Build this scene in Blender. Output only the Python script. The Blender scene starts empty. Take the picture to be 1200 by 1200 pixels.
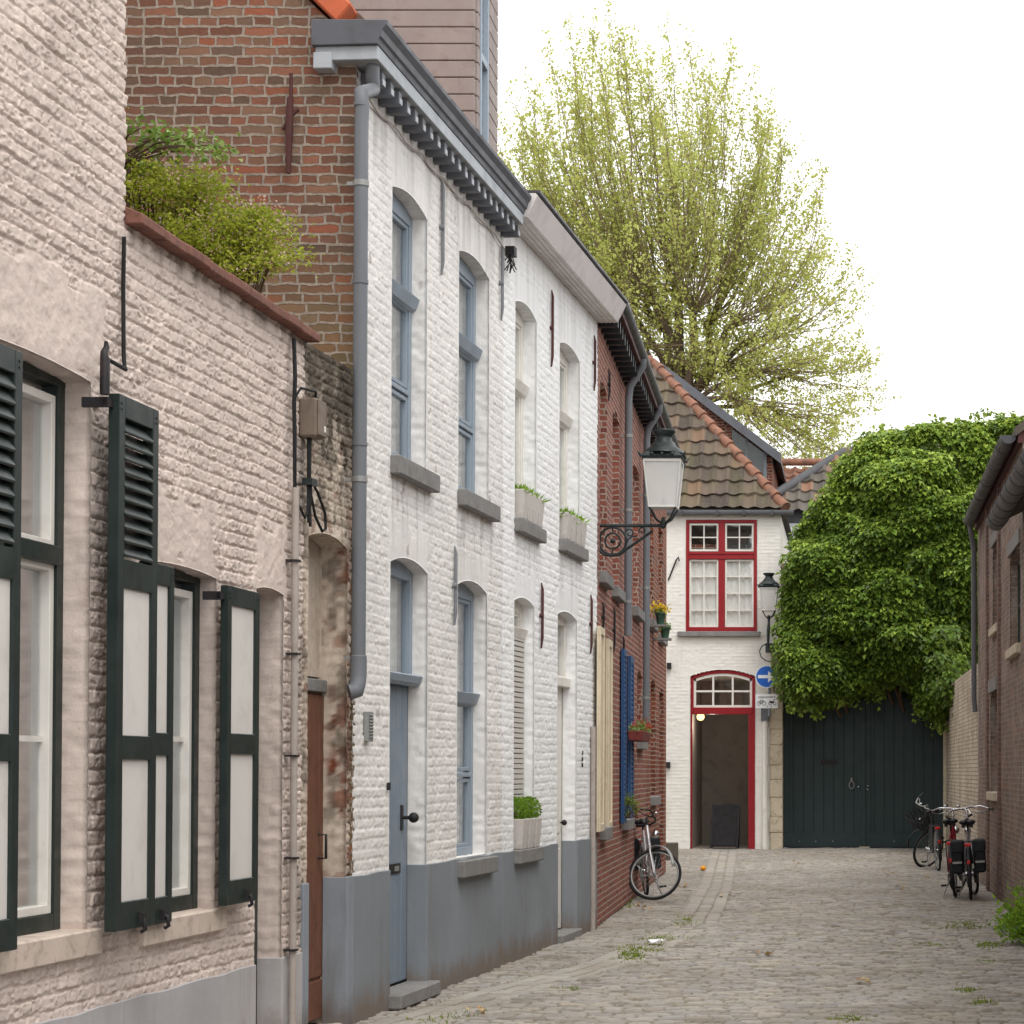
import bpy, math, random
import numpy as np
from mathutils import Vector, Matrix
random.seed(7)
RNG = np.random.default_rng(11)
S = bpy.context.scene
COL = S.collection
# ------------------------------------------------------------------ camera model
F, CX, CY, HOR, CH = 2500.0, 1000.0, 843.0, 904.0, 1.6
PITCH = math.atan((HOR - CY) / F)
CP, SP = math.cos(PITCH), math.sin(PITCH)
def ray(px, py):
    a, b = (px - CX) / F, (CY - py) / F
    return (a, CP - b * SP, SP + b * CP)
def gp(px, py, z=0.0):
    d = ray(px, py); t = (z - CH) / d[2]
    return (d[0] * t, d[1] * t, z)
def atY(px, py, Y):
    d = ray(px, py); t = Y / d[1]
    return (d[0] * t, Y, CH + d[2] * t)
class Wall:
    """vertical plane: u along it (away from the camera), n towards the street, z up"""
    def __init__(s, O, U, side=1):
        l = math.hypot(*U); s.O = O; s.U = (U[0] / l, U[1] / l)
        s.N = (s.U[1] * side, -s.U[0] * side)
    def pt(s, u, n, z):
        return (s.O[0] + u * s.U[0] + n * s.N[0], s.O[1] + u * s.U[1] + n * s.N[1], z)
    def hit(s, px, py, n=0.0):
        d = ray(px, py); ox, oy = s.O[0] + n * s.N[0], s.O[1] + n * s.N[1]
        den = d[0] * s.N[0] + d[1] * s.N[1]
        t = (ox * s.N[0] + oy * s.N[1]) / den
        x, y = d[0] * t - ox, d[1] * t - oy
        return (x * s.U[0] + y * s.U[1], CH + d[2] * t)
    def u(s, px, n=0.0, py=HOR): return s.hit(px, py, n)[0]
def vpdir(px): return ((px - CX) / F, 1.0)

# ------------------------------------------------------------------ objects
OFF = {}
def tag(o, label, cat, group=None, kind=None):
    if label: o['label'] = label
    if cat: o['category'] = cat
    if group: o['group'] = group
    if kind: o['kind'] = kind
    return o
def thing(name, label, cat, loc=(0, 0, 0), group=None, local=False):
    o = bpy.data.objects.new(name, None); COL.objects.link(o)
    o.location = loc; o.empty_display_size = .1
    OFF[o.name] = (0, 0, 0) if local else tuple(loc)
    return tag(o, label, cat, group)
def link_mesh(name, me, mat, parent, off, bev=0, label=None):
    o = bpy.data.objects.new(name, me); COL.objects.link(o)
    if parent is not None: o.parent = parent
    else: o.location = off
    OFF[o.name] = off
    for m in (mat if isinstance(mat, (list, tuple)) else [mat]): me.materials.append(m)
    if bev:
        b = o.modifiers.new('bevel', 'BEVEL'); b.width = bev; b.segments = 1; b.limit_method = 'ANGLE'; b.angle_limit = .7
    if label: o['label'] = label
    return o
def np_mesh(name, V, Fq, mat, parent=None, off=(0, 0, 0), smooth=True, attrs=None, label=None):
    """V (n,3) world verts, Fq (m,k) faces (all k equal)"""
    if parent is not None: off = OFF[parent.name]
    me = bpy.data.meshes.new(name)
    V = np.asarray(V, dtype=np.float64) - np.array(off)
    Fq = np.asarray(Fq, dtype=np.int32); k = Fq.shape[1]
    me.vertices.add(len(V)); me.vertices.foreach_set('co', V.astype(np.float32).ravel())
    me.loops.add(Fq.size); me.loops.foreach_set('vertex_index', Fq.ravel())
    me.polygons.add(len(Fq))
    me.polygons.foreach_set('loop_start', np.arange(0, Fq.size, k, dtype=np.int32))
    me.polygons.foreach_set('loop_total', np.full(len(Fq), k, dtype=np.int32))
    me.polygons.foreach_set('use_smooth', np.full(len(Fq), smooth))
    me.update(calc_edges=True)
    for an, (ty, data) in (attrs or {}).items():
        a = me.attributes.new(an, ty, 'POINT')
        a.data.foreach_set('vector' if ty == 'FLOAT_VECTOR' else 'value', np.asarray(data, dtype=np.float32).ravel())
    return link_mesh(name, me, mat, parent, off, 0, label)

class MB:
    """collects shapes; build() links them as one mesh object. fr maps local (u,n,z) to world"""
    def __init__(s, W=None): s.v = []; s.f = []; s.sm = []; s.W = W
    def P(s, p): return s.W.pt(*p) if s.W else tuple(p)
    def add(s, vs, fs, smooth=False):
        b = len(s.v); s.v += [tuple(float(c) for c in s.P(p)) for p in vs]
        s.f += [tuple(b + i for i in f) for f in fs]; s.sm += [smooth] * len(fs); return s
    def box(s, a, b):
        x0, y0, z0 = [min(a[i], b[i]) for i in range(3)]; x1, y1, z1 = [max(a[i], b[i]) for i in range(3)]
        vs = [(x0, y0, z0), (x1, y0, z0), (x1, y1, z0), (x0, y1, z0), (x0, y0, z1), (x1, y0, z1), (x1, y1, z1), (x0, y1, z1)]
        return s.add(vs, [(0, 3, 2, 1), (4, 5, 6, 7), (0, 1, 5, 4), (1, 2, 6, 5), (2, 3, 7, 6), (3, 0, 4, 7)])
    def prism(s, poly, vec):
        """poly: 3-d points in one plane, swept by vec (local coords)"""
        n = len(poly); q = [tuple(p[i] + vec[i] for i in range(3)) for p in poly]
        return s.add(list(poly) + q, [tuple(range(n))[::-1], tuple(range(n, 2 * n))] + [(i, (i + 1) % n, n + (i + 1) % n, n + i) for i in range(n)])
    def tube(s, pts, r, seg=8, cap=True, closed=False):
        pts = [Vector(s.P(p)) for p in pts]; n = len(pts); rs = [float(x) for x in r] if isinstance(r, (list, tuple)) else [float(r)] * n
        W, s.W = s.W, None; vs = []; up = None
        for i, p in enumerate(pts):
            if closed: t = (pts[(i + 1) % n] - pts[i - 1])
            else: t = pts[min(i + 1, n - 1)] - pts[max(i - 1, 0)]
            t = t.normalized() if t.length > 1e-9 else Vector((0, 0, 1))
            if up is None: up = Vector((0, 0, 1)) if abs(t.z) < .9 else Vector((1, 0, 0))
            a = t.cross(up)
            if a.length < 1e-6: a = t.orthogonal()
            a.normalize(); b = a.cross(t).normalized(); up = b
            for k in range(seg):
                an = 2 * math.pi * k / seg
                vs.append(tuple(p + rs[i] * (math.cos(an) * a + math.sin(an) * b)))
        fs = []
        m = n if closed else n - 1
        for i in range(m):
            j = (i + 1) % n
            for k in range(seg):
                l = (k + 1) % seg
                fs.append((i * seg + k, i * seg + l, j * seg + l, j * seg + k))
        s.add(vs, fs, True)
        if cap and not closed:
            for ring, rev in ((vs[:seg], True), (vs[-seg:], False)):
                s.add(ring, [tuple(range(seg))[::-1] if rev else tuple(range(seg))])
        s.W = W; return s
    def lathe(s, c, prof, seg=16, smooth=True, ph=0.0, M=None):
        """prof: (radius, z) pairs about a vertical axis at c (local); M optional matrix applied before c"""
        vs = []
        for (r, z) in prof:
            for k in range(seg):
                an = ph + 2 * math.pi * k / seg
                p = Vector((r * math.cos(an), r * math.sin(an), z))
                if M is not None: p = M @ p
                vs.append((c[0] + p.x, c[1] + p.y, c[2] + p.z))
        n = len(prof); fs = []
        for i in range(n - 1):
            for k in range(seg):
                l = (k + 1) % seg
                fs.append((i * seg + k, i * seg + l, (i + 1) * seg + l, (i + 1) * seg + k))
        b = len(s.v); s.add(vs, fs, smooth)
        if prof[0][0] > .002: s.add(vs[:seg], [tuple(range(seg))[::-1]])
        if prof[-1][0] > .002: s.add(vs[-seg:], [tuple(range(seg))])
        return s
    def ball(s, c, r, seg=12, rings=7, sc=(1, 1, 1)):
        prof = [(max(1e-4, r * math.sin(math.pi * i / rings)), -r * math.cos(math.pi * i / rings)) for i in range(rings + 1)]
        return s.lathe(c, prof, seg, True, 0, Matrix.Diagonal(Vector(sc)))
    def build(s, name, mat, parent=None, bev=0, label=None, loc=None):
        off = OFF[parent.name] if parent is not None else (loc or (0, 0, 0))
        me = bpy.data.meshes.new(name)
        me.from_pydata([(p[0] - off[0], p[1] - off[1], p[2] - off[2]) for p in s.v], [], s.f); me.update()
        me.polygons.foreach_set('use_smooth', s.sm)
        a = me.attributes.new('uvw', 'FLOAT_VECTOR', 'POINT')
        a.data.foreach_set('vector', np.array([(p[0] + p[1], 0, p[2]) for p in s.v], dtype=np.float32).ravel())
        return link_mesh(name, me, mat, parent, off, bev, label)
def copy_tree(o, parent=None, depth=0):
    c = o.copy(); COL.objects.link(c); OFF[c.name] = OFF.get(o.name, (0, 0, 0))
    if parent is not None: c.parent = parent
    for ch in list(o.children): copy_tree(ch, c)
    return c

# ------------------------------------------------------------------ noise
def _hash(ix, iy, seed):
    n = (ix.astype(np.int64) * 374761393 + iy.astype(np.int64) * 668265263 + seed * 1442695) & 0xffffffff
    n = ((n ^ (n >> 13)) * 1274126177) & 0xffffffff
    n = ((n ^ (n >> 16)) * 2246822519) & 0xffffffff
    return ((n ^ (n >> 15)) & 0xffffff) / float(0xffffff)
def vn(x, y, seed=0):
    x = np.asarray(x, float); y = np.asarray(y, float)
    ix, iy = np.floor(x), np.floor(y); fx, fy = x - ix, y - iy
    fx = fx * fx * (3 - 2 * fx); fy = fy * fy * (3 - 2 * fy)
    a, b = _hash(ix, iy, seed), _hash(ix + 1, iy, seed); c, d = _hash(ix, iy + 1, seed), _hash(ix + 1, iy + 1, seed)
    return (a * (1 - fx) + b * fx) * (1 - fy) + (c * (1 - fx) + d * fx) * fy
def fbm(x, y, seed=0, o=4):
    t = 0; a = .5
    for i in range(o): t = t + a * vn(x * 2 ** i, y * 2 ** i, seed + i * 17); a *= .5
    return t
def sst(a, b, x):
    t = np.clip((x - a) / (b - a), 0, 1); return t * t * (3 - 2 * t)
def brick_h(u, z, ch=.07, L=.22, seed=0, amp=.008, rough=.004, wob=.012, vert=.55):
    zz = z + (vn(u * 1.3, z * 1.3, seed) - .5) * wob * 2 + (vn(u * 7, z * 7, seed + 9) - .5) * wob * .7
    r = np.floor(zz / ch); fz = zz / ch - r
    Lr = np.where(r % 2 > 0, L, L * .52)
    uu = (u + _hash(r, r * 0, seed + 5) * L + (vn(u * 9, z * 9, seed + 3) - .5) * .03) / Lr
    b = np.floor(uu); fu = uu - b
    dz = np.minimum(fz, 1 - fz) * ch; du = np.minimum(fu, 1 - fu) * Lr
    rag = (vn(u * 38, z * 46, seed + 4) - .5) * .013 + (vn(u * 95, z * 95, seed + 6) - .5) * .006
    mz = sst(.003, .0105, dz + rag); mu = sst(.002, .0095, du + rag)
    m = mz * (1 - vert + vert * mu)
    rnd = _hash(b, r, seed + 7)
    r2 = _hash(b, r, seed + 8); r3 = _hash(b, r, seed + 12)
    h = amp * (m - 1) + m * (rnd - .5) * amp * .95 + m * ((fz - .5) * (.15 + (r2 - .5) * .7) + (fu - .5) * (r3 - .5) * .7) * amp
    h = h - m * amp * .7 * sst(.58, .64, fbm(u * 34, z * 40, seed + 41, 4))
    h = h + rough * (fbm(u * 42, z * 50, seed + 21, 3) - .45) * 1.5 + .010 * (fbm(u * 1.7, z * 1.7, seed + 31, 3) - .45)
    return h, m, rnd

# ------------------------------------------------------------------ materials
def lin(c):
    return tuple(((x / 255.0) / 12.92 if x / 255.0 <= .04045 else ((x / 255.0 + .055) / 1.055) ** 2.4) for x in c)
class NT:
    def __init__(s, name):
        s.m = bpy.data.materials.new(name); s.m.use_nodes = True; s.t = s.m.node_tree; s.t.nodes.clear()
        s.out = s.n('ShaderNodeOutputMaterial')
    def n(s, ty, **kw):
        nd = s.t.nodes.new(ty)
        for k, v in kw.items(): setattr(nd, k, v)
        return nd
    def l(s, a, b): s.t.links.new(a, b)
    def setv(s, sock, v):
        if isinstance(v, bpy.types.NodeSocket): s.l(v, sock)
        else: sock.default_value = v if not (isinstance(v, tuple) and len(v) == 3 and sock.type == 'RGBA') else (*v, 1)
    def coord(s): return s.n('ShaderNodeTexCoord').outputs['Object']
    def attr(s, name, out='Fac'): return s.n('ShaderNodeAttribute', attribute_name=name).outputs[out]
    def noise(s, scale, detail=4, rough=.55, vec=None, dist=0.0):
        nd = s.n('ShaderNodeTexNoise'); nd.inputs['Scale'].default_value = scale; nd.inputs['Detail'].default_value = detail
        nd.inputs['Roughness'].default_value = rough; nd.inputs['Distortion'].default_value = dist
        if vec is not None: s.l(vec, nd.inputs['Vector'])
        return nd.outputs['Fac']
    def ramp(s, fac, stops, interp='LINEAR'):
        r = s.n('ShaderNodeValToRGB'); s.l(fac, r.inputs['Fac']); e = r.color_ramp.elements; r.color_ramp.interpolation = interp
        while len(e) > 1: e.remove(e[-1])
        for i, (p, c) in enumerate(stops):
            x = e[0] if i == 0 else e.new(p)
            x.position = p; x.color = (*c, 1) if isinstance(c, tuple) else (c, c, c, 1)
        return r.outputs['Color']
    def mix(s, fac, a, b, mode='MIX'):
        m = s.n('ShaderNodeMix', data_type='RGBA', blend_type=mode)
        s.setv(m.inputs[0], fac); s.setv(m.inputs[6], a); s.setv(m.inputs[7], b); return m.outputs[2]
    def math(s, op, a, b=0.0, clamp=False):
        m = s.n('ShaderNodeMath', operation=op, use_clamp=clamp); s.setv(m.inputs[0], a); s.setv(m.inputs[1], b); return m.outputs[0]
    def mapv(s, vec, scale=(1, 1, 1), loc=(0, 0, 0)):
        m = s.n('ShaderNodeMapping'); s.l(vec, m.inputs['Vector']); m.inputs['Scale'].default_value = scale; m.inputs['Location'].default_value = loc
        return m.outputs['Vector']
    def bump(s, h, st=.4, d=.01, nrm=None):
        b = s.n('ShaderNodeBump'); b.inputs['Strength'].default_value = st; b.inputs['Distance'].default_value = d; s.l(h, b.inputs['Height'])
        if nrm is not None: s.l(nrm, b.inputs['Normal'])
        return b.outputs['Normal']
    def bsdf(s, col, rough=.7, metal=0.0, spec=.3, nrm=None, **kw):
        b = s.n('ShaderNodeBsdfPrincipled'); s.setv(b.inputs['Base Color'], col); s.setv(b.inputs['Roughness'], rough)
        b.inputs['Metallic'].default_value = metal; b.inputs['Specular IOR Level'].default_value = spec
        if nrm is not None: s.l(nrm, b.inputs['Normal'])
        for k, v in kw.items(): s.setv(b.inputs[k], v)
        return b.outputs[0]
    def done(s, sh): s.l(sh, s.out.inputs['Surface']); return s.m
MATS = {}
def simple(name, col, rough=.6, var=.18, vs=4.0, bump=.25, bs=60.0, metal=0.0, spec=.35, dirt=None, streak=False):
    if name in MATS: return MATS[name]
    t = NT(name); c = lin(col); co = t.coord()
    v = t.mapv(co, (vs, vs, vs * (.25 if streak else 1)))
    n = t.noise(1.0, 6, .6, v)
    colr = t.ramp(n, [(.25, tuple(x * (1 - var) for x in c)), (.75, tuple(min(.9, x * (1 + var)) for x in c))])
    if dirt:
        d = t.noise(vs * 2.3, 8, .65, co, .4)
        colr = t.mix(t.ramp(d, [(.5, 0.0), (.72, dirt[1])]), colr, lin(dirt[0]))
    nr = t.bump(t.noise(bs, 5, .6, co), bump, .004) if bump else None
    rr = t.ramp(t.noise(vs * 3, 4, .5, co), [(.3, max(.05, rough - .1)), (.7, min(1, rough + .12))])
    MATS[name] = t.done(t.bsdf(colr, rr, metal, spec, nr)); return MATS[name]
def painted(name, col, dirt=(120, 105, 92), dirt_amt=.5, under=(120, 72, 55), var=.1, streak=.35):
    """painted masonry; attribute 'wear' shows what is under the paint, 'grime' old dark stains"""
    t = NT(name); c = lin(col); co = t.attr('uvw', 'Vector')
    n1 = t.noise(1.6, 6, .6, co); n2 = t.noise(14, 6, .65, co)
    base = t.ramp(n1, [(.3, tuple(x * (1 - var) for x in c)), (.7, tuple(min(.88, x * (1 + var * .6)) for x in c))])
    base = t.mix(t.ramp(n2, [(.35, 0.0), (.75, dirt_amt * .5)]), base, lin(dirt))
    st = t.noise(1.0, 5, .6, t.mapv(co, (6, 6, .7)))
    base = t.mix(t.ramp(st, [(.55, 0.0), (.8, streak)]), base, lin(dirt))
    sp = t.noise(55, 3, .6, co)
    base = t.mix(t.ramp(sp, [(.66, 0.0), (.74, dirt_amt)]), base, lin(tuple(x * .7 for x in dirt)))
    un = t.ramp(t.noise(8, 5, .6, co), [(.35, lin(tuple(x * .75 for x in under))), (.65, lin(under))])
    base = t.mix(t.attr('wear'), base, un)
    base = t.mix(t.attr('grime'), base, lin((72, 64, 54)))
    nr = t.bump(t.noise(48, 8, .7, co), .55, .006); nr = t.bump(t.noise(150, 5, .6, co), .4, .002, nr)
    return t.done(t.bsdf(base, .78, 0, .2, nr))
def bricks(name, cols, mortar, ch=.065, L=.21, squash=.5, mort=.012, moss=None, old=None, bumpd=.008, seed=0, whitened=0.0, warp=.03):
    t = NT(name); uv = t.attr('uvw', 'Vector')
    sx = t.n('ShaderNodeSeparateXYZ'); t.l(uv, sx.inputs[0])
    wn = t.n('ShaderNodeTexNoise'); wn.inputs['Scale'].default_value = 11; wn.inputs['Detail'].default_value = 3; t.l(uv, wn.inputs['Vector'])
    cx = t.n('ShaderNodeCombineXYZ'); t.l(t.math('ADD', sx.outputs[0], 61.37), cx.inputs[0]); t.l(sx.outputs[2], cx.inputs[1])
    sc = t.n('ShaderNodeVectorMath', operation='SCALE'); t.l(wn.outputs['Color'], sc.inputs[0]); sc.inputs['Scale'].default_value = warp
    ad = t.n('ShaderNodeVectorMath', operation='ADD'); t.l(cx.outputs[0], ad.inputs[0]); t.l(sc.outputs[0], ad.inputs[1])
    s3 = t.n('ShaderNodeSeparateXYZ'); t.l(ad.outputs[0], s3.inputs[0])
    wn1 = t.n('ShaderNodeTexWhiteNoise', noise_dimensions='1D'); t.l(t.math('FLOOR', t.math('DIVIDE', s3.outputs[1], ch)), wn1.inputs['W'])
    c3 = t.n('ShaderNodeCombineXYZ'); t.l(t.math('ADD', s3.outputs[0], t.math('MULTIPLY', wn1.outputs['Value'], L * .45)), c3.inputs[0]); t.l(s3.outputs[1], c3.inputs[1])
    b = t.n('ShaderNodeTexBrick', offset=.37, offset_frequency=2, squash=squash, squash_frequency=2)
    t.l(c3.outputs[0], b.inputs['Vector'])
    b.inputs['Color1'].default_value = (0, 0, 0, 1); b.inputs['Color2'].default_value = (1, 1, 1, 1); b.inputs['Mortar'].default_value = (0, 0, 0, 1)
    b.inputs['Scale'].default_value = 1; b.inputs['Mortar Size'].default_value = mort; b.inputs['Mortar Smooth'].default_value = .25
    b.inputs['Brick Width'].default_value = L; b.inputs['Row Height'].default_value = ch
    k = len(cols)
    col = t.ramp(b.outputs['Color'], [((i + .5) / k, lin(c)) for i, c in enumerate(cols)])
    n = t.noise(30, 6, .65, uv)
    col = t.mix(.38, col, t.ramp(n, [(.3, .38), (.7, .66)]), 'OVERLAY')
    big = t.noise(.9, 5, .6, uv)
    if moss: col = t.mix(t.math('MULTIPLY', t.ramp(sx.outputs[2], [(0.0, 0.0), (moss[1] / 10, 1.0), (moss[2] / 10, 1.0), (moss[3] / 10, 0.0)]) if False else t.ramp(t.math('MULTIPLY', sx.outputs[2], .1), [(moss[1] / 10, 1.0), (moss[2] / 10, 0.0)]), t.ramp(big, [(.3, .35), (.6, .85)])), col, lin(moss[0]))
    if old: col = t.mix(t.ramp(big, [(.42, 0.0), (.66, old[1])]), col, lin(old[0]))
    mc = t.ramp(t.noise(25, 5, .6, uv), [(.3, lin(tuple(x * .72 for x in mortar))), (.7, lin(mortar))])
    col = t.mix(b.outputs['Fac'], col, mc)
    if whitened:
        w = t.noise(3.0, 9, .7, uv); col = t.mix(t.ramp(w, [(.5, 0.0), (.6, whitened)]), col, lin((170, 160, 152)))
    h = t.math('ADD', t.math('MULTIPLY', b.outputs['Fac'], -1.0), t.math('MULTIPLY', n, .6))
    h = t.math('ADD', h, t.math('MULTIPLY', b.outputs['Color'], .35))
    return t.done(t.bsdf(col, .88, 0, .15, t.bump(h, 1.0, bumpd)))
def leafmat(name, stops, trans=.35, rough=.45, spec=.3):
    t = NT(name); tone = t.attr('tone')
    c = t.ramp(tone, [(p, lin(q)) for p, q in stops])
    d = t.bsdf(c, rough, 0, spec)
    tr = t.n('ShaderNodeBsdfTranslucent'); t.l(t.mix(.5, c, lin((196, 204, 96)), 'MIX'), tr.inputs['Color'])
    m = t.n('ShaderNodeMixShader'); m.inputs[0].default_value = trans; t.l(d, m.inputs[1]); t.l(tr.outputs[0], m.inputs[2])
    return t.done(m.outputs[0])
def glassmat(name, tint=(.98, .99, .985), refl=.5, fog=0.0, fogc=(150, 150, 145)):
    t = NT(name)
    tr = t.n('ShaderNodeBsdfTransparent'); tr.inputs['Color'].default_value = (*tint, 1)
    gl = t.n('ShaderNodeBsdfGlossy'); gl.inputs['Roughness'].default_value = .015; gl.inputs['Color'].default_value = (.95, .97, 1, 1)
    bm = t.bump(t.noise(2.2, 2, .5, t.coord()), .04, .02); t.l(bm, gl.inputs['Normal'])
    lw = t.n('ShaderNodeLayerWeight'); lw.inputs['Blend'].default_value = .5
    fac = t.math('ADD', t.math('MULTIPLY', t.math('POWER', lw.outputs['Facing'], 4.0), .7), .03 + refl * .06, True)
    m = t.n('ShaderNodeMixShader'); t.l(fac, m.inputs[0]); t.l(tr.outputs[0], m.inputs[1]); t.l(gl.outputs[0], m.inputs[2])
    o = m.outputs[0]
    if fog:
        df = t.n('ShaderNodeBsdfDiffuse'); df.inputs['Color'].default_value = (*lin(fogc), 1)
        m2 = t.n('ShaderNodeMixShader'); m2.inputs[0].default_value = fog; t.l(o, m2.inputs[1]); t.l(df.outputs[0], m2.inputs[2]); o = m2.outputs[0]
    return t.done(o)
def emit(name, col, st):
    t = NT(name); e = t.n('ShaderNodeEmission'); e.inputs['Color'].default_value = (*col, 1); e.inputs['Strength'].default_value = st
    return t.done(e.outputs[0])
# ------------------------------------------------------------------ palette
M = {}
M['cream'] = painted('cream_paint', (219, 203, 193), dirt=(172, 152, 136), dirt_amt=.34, under=(140, 92, 70), streak=.3)
M['grimy'] = painted('grimy_paint', (206, 192, 176), dirt=(112, 92, 76), dirt_amt=.8, under=(132, 78, 58), var=.16, streak=.7)
M['white1'] = painted('white_paint_worn', (233, 230, 226), dirt=(172, 164, 156), dirt_amt=.35, streak=.28)
M['white2'] = painted('white_paint_fresh', (241, 241, 240), dirt=(190, 184, 176), dirt_amt=.2, streak=.14, var=.05)
M['white3'] = painted('white_paint_back', (232, 229, 222), dirt=(170, 162, 150), dirt_amt=.3, streak=.3, var=.06)
M['plinth'] = simple('plinth_paint', (126, 131, 136), .75, .12, 1.3, .3, 40, dirt=((112, 100, 92), .55), streak=True)
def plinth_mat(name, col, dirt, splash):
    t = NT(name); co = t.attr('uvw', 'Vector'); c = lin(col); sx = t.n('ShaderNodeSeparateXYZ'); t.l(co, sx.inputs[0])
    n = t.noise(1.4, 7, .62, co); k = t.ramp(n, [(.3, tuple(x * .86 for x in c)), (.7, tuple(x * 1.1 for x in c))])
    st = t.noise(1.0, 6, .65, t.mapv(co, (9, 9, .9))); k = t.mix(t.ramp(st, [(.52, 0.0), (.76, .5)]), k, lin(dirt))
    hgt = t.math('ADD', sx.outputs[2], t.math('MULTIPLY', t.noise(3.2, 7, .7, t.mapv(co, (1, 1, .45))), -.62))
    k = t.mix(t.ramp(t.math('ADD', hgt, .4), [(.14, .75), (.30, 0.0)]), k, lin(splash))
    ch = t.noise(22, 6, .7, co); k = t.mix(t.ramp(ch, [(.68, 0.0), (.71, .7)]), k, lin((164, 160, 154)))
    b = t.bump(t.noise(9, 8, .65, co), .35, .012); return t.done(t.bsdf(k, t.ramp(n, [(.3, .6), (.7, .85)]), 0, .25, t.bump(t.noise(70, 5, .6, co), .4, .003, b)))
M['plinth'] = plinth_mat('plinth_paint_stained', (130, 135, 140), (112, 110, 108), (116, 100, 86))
M['plinth_pale'] = simple('plinth_pale_paint', (172, 168, 168), .75, .1, 1.2, .3, 40, dirt=((140, 122, 112), .5), streak=True)
M['plinth_blue'] = simple('plinth_blue_paint', (140, 152, 166), .72, .1, 1.6, .3, 30, dirt=((86, 78, 72), .7), streak=True)
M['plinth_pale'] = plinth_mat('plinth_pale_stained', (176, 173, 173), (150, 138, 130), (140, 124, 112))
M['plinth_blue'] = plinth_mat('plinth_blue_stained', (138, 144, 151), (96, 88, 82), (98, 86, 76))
M['stone'] = simple('blue_stone', (128, 126, 124), .75, .16, 5, .5, 45, dirt=((98, 92, 86), .6))
M['sillcream'] = simple('sill_paint', (204, 188, 174), .75, .1, 6, .5, 40, dirt=((130, 110, 96), .6))
M['blue'] = simple('blue_grey_paint', (142, 154, 166), .5, .1, 3, .12, 50, dirt=((140, 146, 150), .3), streak=True)
M['door_blue'] = simple('door_blue_paint', (124, 136, 149), .5, .08, 2, .12, 50, dirt=((98, 110, 124), .4), streak=True)
M['green'] = simple('dark_green_paint', (34, 44, 41), .42, .15, 3, .1, 50, dirt=((58, 66, 62), .35))
M['ivory'] = simple('ivory_panel', (214, 209, 203), .6, .05, 2, .08, 40, dirt=((180, 172, 164), .4), streak=True)
M['white_wood'] = simple('white_gloss_paint', (226, 222, 214), .45, .05, 3, .08, 50, dirt=((180, 172, 160), .35))
M['red'] = simple('red_gloss_paint', (142, 24, 32), .45, .1, 3, .1, 50, dirt=((120, 24, 28), .4))
M['zinc'] = simple('zinc_grey', (112, 115, 120), .5, .12, 2.2, .1, 30, metal=0, dirt=((100, 102, 106), .35), streak=True)
M['zincdark'] = simple('dark_zinc', (74, 74, 77), .5, .15, 2.2, .1, 30, metal=0, dirt=((44, 42, 44), .6))
M['black'] = simple('black_paint', (26, 26, 28), .5, .2, 5, .1, 60)
M['iron'] = simple('wrought_iron', (36, 34, 36), .6, .2, 8, .3, 60, dirt=((64, 48, 42), .4))
M['ironred'] = simple('rust_red_iron', (78, 44, 42), .7, .2, 8, .3, 60)
M['irongrey'] = simple('grey_painted_iron', (122, 124, 128), .6, .1, 8, .2, 60)
M['lampgreen'] = simple('lamp_green_black', (34, 42, 42), .4, .2, 6, .15, 50, dirt=((80, 84, 82), .4))
M['cornice_dark'] = simple('cornice_grey', (92, 94, 100), .55, .1, 2, .15, 40, dirt=((70, 66, 66), .6), streak=True)
M['cornice_blue'] = simple('cornice_bluegrey', (168, 173, 178), .55, .08, 2, .1, 40, dirt=((120, 124, 130), .4))
M['fascia'] = simple('fascia_white', (214, 208, 206), .6, .06, 1.4, .1, 40, dirt=((170, 160, 156), .5))
M['coping'] = simple('coping_tile', (124, 84, 72), .85, .28, 9, .6, 40, dirt=((74, 60, 53), .9))
M['terra'] = simple('terracotta', (192, 98, 64), .75, .15, 6, .4, 50, dirt=((150, 84, 60), .5))
M['hiptile'] = simple('weathered_terracotta', (134, 94, 76), .88, .28, 5, .6, 40, dirt=((86, 77, 68), 1.0))
M['cladding'] = simple('weathered_cedar', (146, 134, 129), .7, .12, 3, .3, 60, dirt=((120, 98, 94), .5))
M['brownwood'] = simple('brown_door_wood', (112, 74, 56), .6, .2, 3, .25, 60, dirt=((72, 48, 38), .6), streak=True)
M['bluegloss'] = simple('bright_blue_paint', (48, 80, 122), .45, .1, 3, .1, 50)
M['creamwood'] = simple('cream_shutter_paint', (214, 200, 174), .55, .06, 3, .1, 50, dirt=((170, 156, 134), .4))
M['gate'] = simple('gate_green', (38, 54, 55), .5, .14, 1.6, .12, 50, dirt=((46, 58, 58), .45), streak=True)
M['dark'] = simple('dark_interior', (52, 48, 46), .9, .15, 2, 0)
M['hall'] = simple('hall_plaster', (160, 152, 144), .9, .1, 1.5, .15, 30, dirt=((92, 86, 80), .5))
M['curtain'] = simple('white_curtain', (232, 230, 226), .9, .04, 2, .1, 80)
M['net'] = simple('grey_net_curtain', (158, 156, 152), .9, .08, 1.5, .1, 40)
M['darkglass'] = simple('dark_glass', (62, 68, 68), .12, .1, 2, 0, spec=.6)
M['blind'] = simple('grey_blind', (196, 192, 186), .85, .06, 1.2, .1, 40)
M['tarp'] = simple('roof_dark_tile', (86, 78, 72), .85, .25, 3, .5, 25, dirt=((104, 104, 66), .5))
M['sandstone'] = simple('pier_stone', (196, 184, 162), .85, .16, 4, .7, 30, dirt=((132, 116, 94), .75))
M['chrome'] = simple('chrome', (200, 200, 202), .2, .05, 5, 0, metal=1.0)
M['rubber'] = simple('black_rubber', (24, 24, 25), .75, .2, 10, .2, 90)
M['tin'] = simple('galvanised', (150, 150, 148), .5, .1, 8, .1, 60, metal=.4)
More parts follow.
